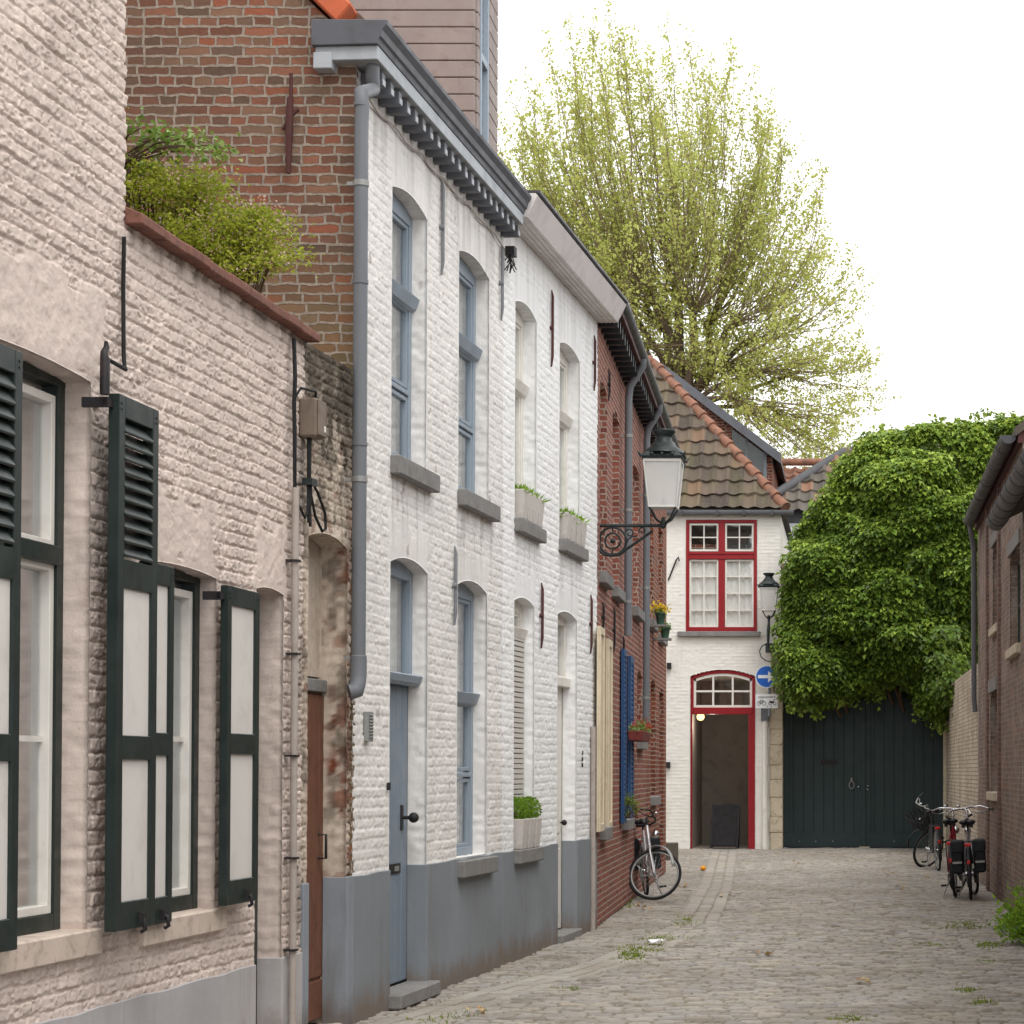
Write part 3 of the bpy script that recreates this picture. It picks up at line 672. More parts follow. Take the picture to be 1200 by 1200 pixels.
# gable (faces the camera), back and far walls, floors
Xg, Yg = pd[0], pd[1]
m = MB(); m.prism([(Xg, Yg + .006, 0), (Xg, Yg + .006, 6.3), (Xg - 3.4, Yg + .006, 9.6), (Xg - 6.8, Yg + .006, 6.3), (Xg - 6.8, Yg + .006, 0)], (0, .24, 0)); gab = m.build('gable_wall', BR_G, D1)
m = MB(WD); m.box((.1, -6.8, 0), (uS, -6.6, 6.2)); m.box((uS - .1, -6.6, 0), (uS, -.2, 6.2)); m.box((.3, -6.6, 3.2), (uS - .1, -.3, 3.35)); m.build('back_wall', M['dark'], D1)
m = MB(WD); m.box((uS, -6.8, 0), (uE, -6.6, 6.25)); m.box((uE - .2, -6.6, 0), (uE - .02, -.16, 6.25)); m.box((uS, -6.6, 3.2), (uE - .2, -.3, 3.35)); m.build('back_wall', M['white2'], D2)
def roof(par, W, a, b, n0, z0, nr, zr, mat, t=.1):
    m = MB(W); m.prism([(a, n0, z0), (a, nr, zr), (a, 2 * nr - n0, z0), (a, 2 * nr - n0, z0 - t), (a, nr, zr - t), (a, n0, z0 - t)], (b - a, 0, 0)); return m.build('roof', M[mat], par)
roof(D1, WD, .12, uS, .1, 6.44, -3.35, 9.75, 'hiptile'); roof(D2, WD, uS, uE, .12, 6.4, -3.35, 9.7, 'tarp')
# orange verge tiles on the gable edge
for i in range(11):
    m = MB(); x0, z0 = Xg - .12 - i * .3, 6.44 + i * .3
    m.prism([(x0, Yg - .06, z0), (x0 - .33, Yg - .06, z0 + .33), (x0 - .33 + .1, Yg - .06, z0 + .45), (x0 + .1, Yg - .06, z0 + .12)], (0, .3, 0)); m.build('verge_tile', M['terra'], D1, .012)
# cornice of the first white house: gutter box, fascia, corbel brackets
zf = 6.16
m = MB(WD); e = -.30
prof = [(-.0, zf + .11), (.175, zf + .11), (.185, zf + .15), (.2, zf + .155), (.208, zf + .20), (.236, zf + .235), (.24, zf + .265), (.0, zf + .28)]
m.prism([(-.13, p[0] if p[0] else -.26, p[1]) for p in prof], (uS + .13 - .02, 0, 0)); co = m.build('cornice', M['cornice_dark'], D1, .004)
m = MB(WD); m.prism([(-.10, -.24, zf + .02), (-.10, .168, zf + .02), (-.10, .17, zf + .11), (-.10, -.24, zf + .11)], (uS + .08, 0, 0)); m.box((-.115, -.25, zf - .035), (.0, -.13, zf + .07)); m.build('fascia', M['cornice_blue'], co, .004)
k = 21
for i in range(k):
    u = .12 + i * (uS - .2) / (k - 1); m = MB(WD); m.box((u - .035, .005, zf - .09), (u + .035, .145, zf - .003)); br = m.build('cornice_bracket', M['cornice_dark'], D1, .003)
    m = MB(WD); m.box((u - .03, .1455, zf - .084), (u + .03, .149, zf - .045)); m.build('bracket_face', M['cornice_blue'], br)
m = MB(WD); m.tube([(.1, .02, zf - .11)] + [(.1 + i * .2, .015 + .006 * math.sin(i * 2.1), zf - .13 - .03 * abs(math.sin(i * .9))) for i in range(1, 19)] + [(uS, .02, zf - .2)], .007, 5); m.build('eaves_cable', M['conduit'], co)
# white boxed eaves
m = MB(WD); e2 = uE + .05
m.prism([(uS - .02, -.1, 6.25), (uS - .02, .2, 6.25), (uS - .02, .29, 6.43), (uS - .02, .27, 6.45), (uS - .02, -.1, 6.45)], (e2 - uS + .02, 0, 0)); co2 = m.build('eaves_box', M['fascia'], D2, .003)
m = MB(WD); m.box((uS - .02, .0, 6.452), (e2, .31, 6.475)); m.build('eaves_cap', M['zincdark'], co2)
m = MB(WD)
for i in range(4): m.box((uS, .03 + i * .045, 6.244), (e2, .035 + i * .045, 6.2515))
m.build('soffit_boards', M['white_wood'], co2)
# bird's nest of cable at the joint
# grey downpipe
up = WD.u(421, .09, 600)
pz = lambda y: zD(424, y, .09)
uo = .02
pp = [(uo, .10, 6.19), (uo, .10, 6.10), (uo + .02, .10, 6.03), (up - .03, .095, 5.93), (up, .095, 5.85), (up, .09, 5.7), (up, .09, pz(795))]
dp = pipe(D1, pp, .045, 'zinc', WD, rings=[(up, .09, pz(216)), (up, .09, pz(563)), (up, .09, pz(772))])
m = MB(WD); m.tube([(up, .09, pz(770)), (up, .09, pz(792)), (up - .015, .09, pz(801)), (up - .04, .09, pz(810)), (up - .06, .05, pz(812))], .052, 14); m.build('pipe_shoe', M['zinc'], dp)
for (ya, yb) in ((120, 125), (330, 334), (520, 524)): m = MB(WD); m.tube([(up, .09, pz(ya)), (up, .09, pz(yb))], .05, 14); m.build('pipe_joint', M['zinc'], dp)
# plinths
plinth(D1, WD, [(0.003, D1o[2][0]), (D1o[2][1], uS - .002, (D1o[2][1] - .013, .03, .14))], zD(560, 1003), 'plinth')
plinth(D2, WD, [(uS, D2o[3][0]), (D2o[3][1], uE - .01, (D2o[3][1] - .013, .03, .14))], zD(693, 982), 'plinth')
# windows
def sash(par, o, tr, mid, mat, sill, cur='blind', glass='glass', fw=.065):
    u0, u1, z0, z1, r, d = o
    w = window(par, WD, u0, u1, z0, z1, r, d, mat, fw, [('h', tr, .07, .03)] + [('h', q, .035, 0) for q in mid], sill, cur, glass, inner=(mat, .03))
    q = MB(WD); q.prism([(u0 + .0, -d + .02, tr - .05), (u0 + .0, -d + .06, tr - .03), (u0 + .0, -d + .085, tr + .035), (u0 + .0, -d + .09, tr + .05), (u0 + .0, -d + .02, tr + .05)], (u1 - u0, 0, 0)); q.build('transom', M[mat], w, .003)
    return w
def sl(o, dz=.0, th=.13, pr=.07, a=.02, b=.14, mat='stone'): return (o[0] - a, o[1] + b, o[2] + dz, th, pr, mat)
sash(D1, D1o[0], zD(457, 338, -.1), [zD(457, 446, -.1)], 'blue', sl(D1o[0]))
sash(D1, D1o[1], zD(536, 400, -.1), [zD(536, 493, -.1)], 'blue', sl(D1o[1]))
sash(D1, D1o[3], zD(536, 818, -.1), [zD(536, 908, -.1)], 'blue', sl(D1o[3], -.02))
sash(D2, D2o[0], zD(602, 450, -.1), [], 'white_wood', sl(D2o[0], .0, .12, .07), 'curtain')
sash(D2, D2o[1], zD(655, 488, -.1), [], 'white_wood', sl(D2o[1], .0, .12, .07), 'curtain')
w5 = sash(D2, D2o[2], zD(602, 742, -.1), [], 'white_wood', sl(D2o[2], .0, .12, .07), 'curtain')
m = MB(WD); o = D2o[2]; zz = o[2] + .02; zt = zD(602, 748, -.1)
while zz < zt:
    m.prism([(o[0] + .01, -.10, zz), (o[0] + .01, -.085, zz + .005), (o[0] + .01, -.085, zz + .036), (o[0] + .01, -.10, zz + .041)], (o[1] - o[0] - .02, 0, 0)); zz += .045
m.build('roller_shutter', M['blind'], w5)
# doors
o = D1o[2]; ztr = zD(456, 797, -.1)
wd = window(D1, WD, o[0], o[1], ztr, o[3], o[4], o[5], 'blue', .06, [], None, 'blind', 'glass', name='fanlight')
m = MB(WD); m.box((o[0], -.15, ztr - .02), (o[1], -.06, ztr + .06)); m.prism([(o[0], -.06, ztr - .01), (o[0], -.045, ztr), (o[0], -.03, ztr + .05), (o[0], -.06, ztr + .06)], (o[1] - o[0], 0, 0)); m.build('transom', M['blue'], wd, .004)
m = MB(WD); m.box((o[0], -.19, .09), (o[1], -.145, ztr - .02)); k = 6; w_ = (o[1] - o[0] - .04) / k
for i in range(k): m.box((o[0] + .02 + i * w_ + .004, -.145, .1), (o[0] + .02 + (i + 1) * w_ - .004, -.135, ztr - .03))
dr = m.build('door', M['door_blue'], D1, .004)
uk = WD.u(476, -.1, 958); zk = zD(477, 958, -.1)
m = MB(WD); m.box((uk - .03, -.136, zk - .09), (uk + .03, -.128, zk + .09)); m.tube([(uk, -.13, zk), (uk, -.055, zk)], .013, 8); m.ball((uk, -.045, zk), .038, 12, 8); m.build('door_knob', M['iron'], dr)
ul = WD.u(463, -.13, 1018); m = MB(WD); zl2 = zD(463, 1018, -.13); m.box((ul - .13, -.136, zl2 - .035), (ul + .13, -.128, zl2 + .035)); lpz = m.build('letter_plate', M['iron'], dr)
m = MB(WD); m.box((ul - .02, -.128, zl2 - .018), (ul + .09, -.1265, zl2 + .018)); m.build('letter_flap', M['tin'], lpz)
m = MB(WD); m.box((o[0] - .03, -.14, -.02), (o[1] + .05, .10, .085)); m.build('doorstep', M['stone'], D1, .012)
ui = WD.u(434, .03, 850); m = MB(WD); m.box((ui - .05, .0, zD(434, 869, .03)), (ui + .05, .035, zD(434, 834, .03)))
for i in range(8): zq = zD(434, 838 + i * 3.7, .03); m.box((ui - .04, .035, zq - .006), (ui + .04, .041, zq + .004))
m.build('vent_grille', M['tin'], D1, .005)
m = MB(WD); m.box((WD.u(455, 0, 920) - .035, .0, zD(455, 926)), (WD.u(455, 0, 920) - .01, .02, zD(455, 917))); m.build('bell', M['iron'], D1)
o = D2o[3]; ztr = zD(653, 798, -.1)
wd = window(D2, WD, o[0], o[1], ztr, o[3], o[4], o[5], 'white_wood', .06, [], None, 'curtain', 'glass', name='fanlight')
m = MB(WD); m.box((o[0], -.15, ztr - .05), (o[1], -.06, ztr + .04)); m.build('transom', M['white_wood'], wd, .006)
m = MB(WD); m.box((o[0], -.19, .07), (o[1], -.145, ztr - .05))
for (c, d) in ((.2, .85), (1.0, ztr - .2)): m.box((o[0] + .12, -.145, c), (o[1] - .12, -.133, d))
dr = m.build('door', M['white_wood'], D2, .004)
m = MB(WD); m.ball((o[1] - .09, -.1, 1.1), .028); m.tube([(o[1] - .09, -.145, 1.1), (o[1] - .09, -.1, 1.1)], .01, 6); m.build('door_knob', M['iron'], dr)
m = MB(WD); m.box((o[0] - .02, -.14, -.02), (o[1] + .02, .06, .065)); m.build('doorstep', M['stone'], D2, .01)
m = MB(WD); un = WD.u(683, .01, 890)
for i, y in enumerate((880, 887, 894)): m.box((un - .012 - .004 * (i % 2), .0, zD(683, y + 5, .01)), (un + .012, .012, zD(683, y, .01)))
m.build('house_number', M['iron'], D2)
for (x, y0, y1, mt) in ((516, 211, 323, 'irongrey'), (586, 288, 376, 'irongrey'), (531, 640, 733, 'irongrey')): anchor(D1, WD, WD.u(x, py=y0), zD(x, y1), zD(x, y0), mt)
for (x, y0, y1, mt) in ((645, 340, 430, 'ironred'), (695, 393, 458, 'ironred'), (633, 683, 760, 'ironred'), (691, 697, 766, 'ironred')): anchor(D2, WD, WD.u(x, py=y0), zD(x, y1), zD(x, y0), mt)
m = MB(WD); uu = WD.u(696, .04, 950); m.tube([(uu, .03, -.02), (uu, .03, zD(696, 852))], .028, 8); m.build('cable_duct', M['conduit'], D2)
# rusty anchor of the gable
xa = lambda x, y: atY(x, y, Yg - .05)
m = MB(); m.tube([xa(341, 86), xa(341, 120)], .012, 6); m.tube([xa(340, 115), xa(339, 150), xa(338, 203)], [.022, .026, .016], 8); m.tube([xa(331, 152), xa(338, 140), xa(347, 130), xa(350, 128)], .012, 6); m.build('wall_anchor', M['ironred'], D1)
m = MB(WD); m.box((uS - .05, .02, 5.92), (uS + .04, .1, 6.0))
for i in range(16):
    a = random.random() * 6.28; c_ = (uS - .0 + random.uniform(-.05, .05), .06, 5.92 + random.uniform(-.08, .1))
    m.tube([c_, (c_[0] + .07 * math.cos(a), .06 + .04 * math.sin(a * 2), c_[2] - .05 - .05 * random.random())], .006, 4)
m.build('cable_tangle', M['iron'], D1)
# dormer: cladding side faces the camera, window faces the street
Yn = 17.5; Xf = atY(556, 100, Yn)[0]; Yf = Yn + .95
m = MB(); z = 6.5
while z < 8.75:
    m.box((Xf - 2.3, Yn, z), (Xf, Yn + .05, z + .133)); m.box((Xf - .03, Yn + .05, z), (Xf + .02, Yn + .14, z + .133)); m.box((Xf - .03, Yf - .42, z), (Xf + .035, Yf, z + .133)); z += .14
m.box((Xf - 2.3, Yf - .05, 6.5), (Xf, Yf, 8.7)); dm = m.build('dormer', M['cladding'], D1, .006)
m = MB(); m.box((Xf - 2.5, Yn - .1, 8.74), (Xf + .16, Yf + .1, 8.86)); m.build('dormer_roof', M['zincdark'], dm)
m = MB(); m.box((Xf - .03, Yn + .14, 6.5), (Xf + .03, Yn + .19, 8.7)); m.box((Xf - .03, Yf - .47, 6.5), (Xf + .03, Yf - .42, 8.7)); m.box((Xf - .03, Yn + .19, 7.55), (Xf + .026, Yf - .47, 7.62)); dw = m.build('dormer_window', M['blue'], dm, .004)
m = MB(); m.box((Xf - .012, Yn + .19, 6.5), (Xf - .006, Yf - .46, 8.7)); m.build('pane', M['glass'], dw)
m = MB(); m.box((Xf - .2, Yn + .06, 6.5), (Xf - .19, Yf - .06, 8.7)); m.build('curtain', M['blind'], dw)

# ================================================================== BRICK HOUSES
uM, uEE = WE.u(757, py=700), WE.u(781, py=700)
print('uM', uM, 'uEE', uEE)
zWE = 6.28
E1 = thing('brick_house', 'red brick house with cream and bright blue shutters beyond the white houses', 'house', WE.pt(uM / 2, 0, 0))
E2 = thing('brick_house', 'darker brown brick house at the end of the row beside the red window', 'house', WE.pt((uM + uEE) / 2, 0, 0))
def oe(x0, x1, y0, y1, rise=.06, dep=.12):
    return (WE.u(x0, py=700), WE.u(x1, py=700), zE(x0, y1), zE(x0, y0), rise, dep)
E1o = [oe(702.5, 710.5, 446, 671), oe(717.5, 725, 480, 688), oe(741.5, 748.5, 545, 712), oe(704, 709.5, 735, 972), oe(730.5, 736.5, 765, 962), oe(747, 752.5, 790, 868)]
E2o = [oe(759.5, 765.5, 590, 726), oe(771.5, 776.5, 615, 744), oe(763, 768.5, 800, 935), oe(773, 778, 810, 1018)]
wall_sheet('wall', WE, 0, uM, 0, zWE, .3, .3, E1o, BR_E, E1)
wall_sheet('wall', WE, uM, uEE, 0, zWE, .3, .3, E2o, BR_E2, E2)
for (par, ops_) in ((E1, E1o), (E2, E2o)):
    for o in ops_:
        isdoor = o[2] < .3
        window(par, WE, o[0], o[1], o[2], o[3], o[4], o[5], 'creamwood' if not isdoor else 'green', .06, [('h', o[2] + (o[3] - o[2]) * .66, .05, .02)], None if isdoor else (o[0] - .06, o[1] + .06, o[2] + .02, .13, .08, 'stone'), 'curtain' if not isdoor else 'dark')
m = MB(WE); m.box((uEE - .25, -6, 0), (uEE - .01, -.12, zWE)); m.box((uM, -6.2, 0), (uEE, -6, zWE)); m.build('side_wall', BR_E2, E2)
m = MB(WE); m.box((0, -6.2, 0), (uM, -6, zWE)); m.box((0.01, -6, 0), (.2, -.13, zWE)); m.build('side_wall', BR_E, E1)
m = MB(WE); m.box((uEE - .015, -.35, 0), (uEE + .012, .03, .8)); 
roof(E1, WE, .0, uM, .2, 6.5, -3.0, 9.5, 'tarp'); roof(E2, WE, uM, uEE + .12, .2, 6.5, -3.0, 9.5, 'tarp')
for (par, a, b, k) in ((E1, .03, uM, 24), (E2, uM, uEE + .1, 16)):
    m = MB(WE); m.box((a, -.05, 6.36), (b, .24, 6.42)); so = m.build('soffit', M['ironred'], par)
    for i in range(k): u = a + .1 + i * (b - a - .2) / (k - 1); m = MB(WE); m.box((u - .04, .0, 6.22), (u + .04, .2, 6.36)); m.build('eaves_bracket', M['black'], par)
    m = MB(WE); pr = [(.22 + .085 * math.cos(t_), 6.5 + .085 * math.sin(t_)) for t_ in [math.pi + math.pi * i / 10 for i in range(11)]]
    m.prism([(a, p[0], p[1]) for p in pr], (b - a, 0, 0)); m.build('gutter', M['zincdark'], par)
def epipe(par, x, ytop, ybot, n=.09):
    u = WE.u(x, n, 700)
    pipe(par, [(u - .1, .26, 6.42), (u - .08, .26, 6.34), (u, n + .02, 6.12), (u, n, 5.98), (u, n, zE(x, ybot, n))], .045, 'zinc', WE, rings=[(u, n, zE(x, y, n)) for y in (ytop + 60, (ytop + ybot) / 2, ybot - 40)])
epipe(E1, 736, 450, 745); epipe(E2, 757.5, 520, 858)
def eshutter(x0, x1, y0, y1, mat, n=.03, louv=True):
    a, b = WE.u(x0, n, 850), WE.u(x1, n, 850); z0, z1 = zE(x0, y1, n), zE(x0, y0, n)
    m = MB(WE); m.box((a, n, z0), (b, n + .022, z1)); n -= .018
    if louv:
        z = z0 + .1
        while z < z1 - .1: m.prism([(a + .06, n + .04, z), (a + .06, n + .055, z + .01), (a + .06, n + .04, z + .05)], (b - a - .12, 0, 0)); z += .06
    m.box((a, n + .04, z0), (a + .05, n + .06, z1)); m.box((b - .05, n + .04, z0), (b, n + .06, z1)); m.box((a + .05, n + .04, z0), (b - .05, n + .059, z0 + .08)); m.box((a + .05, n + .04, z1 - .08), (b - .05, n + .059, z1))
    return m.build('shutter', M[mat], E1, .004)
eshutter(699, 704.2, 733, 975, 'creamwood', .02, False); eshutter(709.2, 713.6, 748, 972, 'creamwood', .02, False)
eshutter(727.5, 730.3, 760, 965, 'bluegloss', .015); eshutter(735.5, 739, 768, 962, 'bluegloss', .015)
for (x, y0, y1) in ((705, 706, 740), (712, 432, 470), (718, 712, 765), (729, 745, 790)): anchor(E1, WE, WE.u(x, py=y0), zE(x, y1), zE(x, y0), 'iron')

# ================================================================== BACK HOUSE
YB = 40.65; GB = CH - (996 - 904) * YB / F * .0 - 89 * YB / F
bx = lambda x: atY(x, 800, YB)[0]
bz = lambda y: atY(850, y, YB)[2]
print('GB', GB, bz(993), bz(600))
WB = Wall((bx(750), YB), (1, 0)); WB.N = (0, -1)
bu = lambda x: bx(x) - bx(750)
H = thing('white_house', 'white house facing down the street with red window, red door and hipped tile roof', 'house', (bx(848), YB, .1))
z0B = 0.0
Ho = [(bu(803.5), bu(887), bz(740), bz(609), 0, .05), (bu(809), bu(885), 0.05, bz(792), .12, .10)]
hB = lambda u, z: brick_h(u, z, .066, .21, 71, amp=.006, rough=.005, wob=.012, vert=.5)[0]
wall_sheet('wall', WB, bu(735), bu(915), 0, bz(598), .03, .022, Ho, M['white3'], H, hB)
xr = bx(915)
m = MB(); m.box((xr - .25, YB + .02, 0), (xr - .004, YB + 6, bz(598) - .1)); m.box((bx(735) - 3, YB + 6, 0), (xr, YB + 6.2, bz(598) - .1)); m.box((bx(735) - 3, YB, 0), (bx(735) - 2.8, YB + 6, bz(598) - .1)); m.box((bx(735) - 2.8, YB + .02, 0), (bx(735) - .003, YB + .25, bz(598) - .1)); m.build('side_wall', M['white3'], H)
# red window: outer frame, mullion, transom; white casements with glazing bars
o = Ho[0]; m = MB(WB); f = .062
m.box((o[0], -.1, o[2]), (o[0] + f, .01, o[3])); m.box((o[1] - f, -.1, o[2]), (o[1], .01, o[3])); m.box((o[0] + f, -.1, o[2]), (o[1] - f, .01, o[2] + f + .02)); m.box((o[0] + f, -.1, o[3] - .06), (o[1] - f, .01, o[3]))
um = bu(845.5); ztm = bz(651); m.box((um - .06, -.1, o[2] + f), (um + .06, .006, o[3] - .05)); m.box((o[0] + f, -.1, ztm - .07), (o[1] - f, .02, ztm + .07)); m.box((o[0] + f, .02, ztm + .02), (o[1] - f, .035, ztm + .06))
rw = m.build('window', M['red'], H, .006)
m = MB(WB); ss = [(o[0] + f + .004, um - .064), (um + .064, o[1] - f - .004)]
def grid(m, a, b, c, d, nu, nz, w=.022, fr=.034, n0=-.075, n1=-.02):
    m.box((a, n0, c), (a + fr, n1, d)); m.box((b - fr, n0, c), (b, n1, d)); m.box((a + fr, n0, c), (b - fr, n1, c + fr)); m.box((a + fr, n0, d - fr), (b - fr, n1, d))
    for i in range(1, nu): u = a + (b - a) * i / nu; m.box((u - w / 2, n0 + .01, c + fr), (u + w / 2, n1 - .006, d - fr))
    for i in range(1, nz): z = c + (d - c) * i / nz; m.box((a + fr, n0 + .012, z - w / 2), (b - fr, n1 - .008, z + w / 2))
for (a, b) in ss: grid(m, a, b, ztm + .085, o[3] - .07, 2, 2); grid(m, a, b, o[2] + f + .025, ztm - .075, 2, 4)
m.build('casement', M['white_wood'], rw)
m = MB(WB); m.box((o[0] + f, -.06, o[2] + f), (o[1] - f, -.055, o[3] - .05)); m.build('pane', M['glassdark'], rw)
m = MB(WB); vs, fs = [], []
for i in range(61):
    u = o[0] + .05 + (o[1] - o[0] - .1) * i / 60; n = -.086 + .010 * math.sin(i * 1.1) + .006 * math.sin(i * 2.7 + 1)
    vs += [(u, n, o[2] + .02), (u, n, ztm + .05)]
for i in range(60): fs.append((2 * i, 2 * i + 2, 2 * i + 3, 2 * i + 1))
m.add(vs, fs, True); m.build('curtain', M['curtain'], rw)
m = MB(WB); m.box((bu(794), -.05, bz(746)), (bu(891), .09, bz(740) - .002)); m.build('sill', M['stone'], rw, .008)
# door
o = Ho[1]; zt0, zt1 = bz(837), bz(829); m = MB(WB); f = .06
ar = arc(o[0], o[1], o[3], o[4]); ai = arc(o[0] + f, o[1] - f, o[3] - f, o[4] - .01)
for i in range(10): m.prism([(ar[i][0], -.12, ar[i][1]), (ar[i + 1][0], -.12, ar[i + 1][1]), (ai[i + 1][0], -.12, ai[i + 1][1]), (ai[i][0], -.12, ai[i][1])], (0, .09, 0))
m.box((o[0], -.12, zt0), (o[0] + f, -.03, o[3] + .002)); m.box((o[1] - f, -.12, zt0), (o[1], -.03, o[3] + .002)); m.box((o[0] + f, -.12, zt0), (o[1] - f, -.02, zt1)); m.box((o[1] - .13, -.12, .1), (o[1], -.03, zt0)); m.box((o[0], -.12, .1), (o[0] + .035, -.03, zt0))
fr = m.build('door_frame', M['red'], H, .006)
m = MB(WB); a, b, c = o[0] + f, o[1] - f, zt1
m.box((a, -.1, c), (a + .045, -.05, o[3] - .03)); m.box((b - .045, -.1, c), (b, -.05, o[3] - .03)); m.box((a + .045, -.1, c), (b - .045, -.05, c + .045))
ai2 = arc(a, b, o[3] - f, o[4] - .01); ai3 = arc(a + .02, b - .02, o[3] - f - .05, o[4] - .01)
for i in range(10): m.prism([(ai2[i][0], -.1, ai2[i][1]), (ai2[i + 1][0], -.1, ai2[i + 1][1]), (ai3[i + 1][0], -.1, ai3[i + 1][1]), (ai3[i][0], -.1, ai3[i][1])], (0, .05, 0))
for k in (1, 2): u = a + (b - a) * k / 3; m.box((u - .018, -.09, c + .04), (u + .018, -.056, o[3] + .03))
zm = (c + o[3] + .02) / 2; m.box((a + .04, -.088, zm - .018), (b - .04, -.058, zm + .018)); fl = m.build('fanlight', M['white_wood'], fr)
m = MB(WB); m.prism([(a, -.08, c)] + [(p[0], -.08, p[1]) for p in ai2] + [(b, -.08, c)], (0, .004, 0)); m.build('pane', M['glassdark'], fl)
# passage behind the open door
m = MB(WB); za, zb2 = .11, zt1 + .6; a, b = o[0] + .0, o[1] - .05
m.box((a - .1, -3.2, za), (a, -.105, zb2)); m.box((b, -3.2, za), (b + .1, -.105, zb2)); m.box((a, -3.2, zb2), (b, -.13, zb2 + .1)); m.box((a - .1, -3.3, za), (b + .1, -3.2, zb2)); m.box((a, -3.2, za - .05), (b, -.0, za)); hl = m.build('passage', M['hall'], H)
m = MB(WB); m.box((b - .06, -1.1, za + .02), (b - .01, -.14, zt0 - .03)); m.build('door', M['dark'], hl)
m = MB(WB); m.box((a + .42, -3.195, za), (a + .45, -3.17, zb2)); m.build('wall_trim', M['hall'], hl)
# gutter and roof
zg = bz(601)
m = MB(WB); pr = [(.12 + .09 * math.cos(t_), zg + .03 + .09 * math.sin(t_)) for t_ in [math.pi + math.pi * i / 10 for i in range(11)]]
m.prism([(bu(700), p[0], p[1]) for p in pr], (bu(930) - bu(700), 0, 0)); gt = m.build('gutter', M['zinc'], H)
for x in (800, 841, 872, 905): m = MB(WB); m.box((bu(x) - .02, .02, zg - .07), (bu(x) + .02, .215, zg + .04)); m.build('gutter_bracket', M['zincdark'], gt)
def pantiles(name, P0, Pu, Ps, wu, ws, mat, par, tw=.27, rl=.40, clip=None, seed=0):
    """roof face: origin P0, unit Pu across, unit Ps up the slope; rolls and lapped rows are modelled"""
    P0, Pu, Ps = np.array(P0, float), np.array(Pu, float), np.array(Ps, float); Nn = np.cross(Pu, Ps); 
    if Nn[2] < 0: Nn = -Nn
    us = np.arange(0, wu + .001, tw / 10); rows = int(ws / rl) + 1; ssl = []
    for r in range(rows): ssl += [r * rl, r * rl + rl * .35, r * rl + rl * .7, r * rl + rl * .985]
    ss_ = np.array(ssl); U_, S_ = np.meshgrid(us, ss_); row = np.floor(S_ / rl + 1e-6); fr = S_ / rl - row
    ph = U_ / tw + .03 * _hash(row, row * 0, seed); f_ = ph - np.floor(ph)
    prof = np.where(f_ < .62, .012 - .03 * np.sin(np.pi * f_ / .62), .012 + .042 * np.sin(np.pi * (f_ - .62) / .38))
    tl = np.floor(ph); h = prof + .05 * (1 - fr) + .014 * (_hash(tl, row, seed + 3) - .5)
    S2 = S_ + .03 * (_hash(tl, row, seed + 5) - .5) - .03 * (prof > .02)
    V = P0 + U_[..., None] * Pu + S2[..., None] * Ps + h[..., None] * Nn
    nu = len(us); nj = len(ss_); keep = np.ones((nj - 1, nu - 1), bool)
    if clip is not None: keep = clip((U_[:-1, :-1] + U_[1:, 1:]) / 2, (S_[:-1, :-1] + S_[1:, 1:]) / 2)
    j, i = np.where(keep); idx = j * nu + i
    tone = _hash(tl, row, seed + 8).ravel()
    return np_mesh(name, V.reshape(-1, 3), np.stack([idx, idx + 1, idx + nu + 1, idx + nu], -1), mat, par, smooth=False, attrs={'tone': ('FLOAT', tone), 'uvw': ('FLOAT_VECTOR', np.stack([U_, h, S_], -1).reshape(-1, 3))})
def tilemat(name, stops, moss, amt):
    t = NT(name); uv = t.attr('uvw', 'Vector'); c = t.ramp(t.attr('tone'), [(p, lin(q)) for p, q in stops])
    n = t.noise(2.0, 6, .6, t.mapv(uv, (1.6, 1, .5))); c = t.mix(t.ramp(n, [(.45, 0.0), (.7, amt)]), c, lin(moss))
    n2 = t.noise(18, 5, .6, uv); c = t.mix(t.ramp(n2, [(.5, 0.0), (.75, .5)]), c, lin((110, 104, 96)))
    return t.done(t.bsdf(c, .85, 0, .2, t.bump(t.noise(40, 4, .6, uv), .5, .006)))
TG = tilemat('mossy_grey_pantile', [(0, (74, 66, 60)), (.5, (96, 84, 76)), (.85, (108, 94, 82)), (1, (122, 96, 78))], (104, 100, 68), .5)
TR = tilemat('red_pantile', [(0, (136, 96, 76)), (.4, (154, 106, 84)), (.75, (126, 88, 72)), (1, (100, 84, 76))], (110, 96, 78), .5)
TD = tilemat('grey_pantile', [(0, (84, 78, 74)), (.6, (104, 98, 92)), (.92, (128, 100, 84)), (1, (150, 106, 84))], (104, 100, 84), .4)
YE, ZE_ = YB - .1, zg + .06
hb = atY(921, 598, YE); ht = np.array(atY(765, 425, 43.6)); hbv = np.array([hb[0], YE, ZE_])
sv = np.array([0, ht[1] - YE, ht[2] - ZE_]); sl_ = np.linalg.norm(sv); sv = sv / sl_
x0r = bx(700) - 1.0
slope_x = (hbv[0] - ht[0]) / sl_
pantiles('roof', (x0r, YE, ZE_), (1, 0, 0), sv, hbv[0] - x0r, sl_ - .02, TG, H, clip=lambda u, s: u < (hbv[0] - x0r) - s * slope_x - .02)
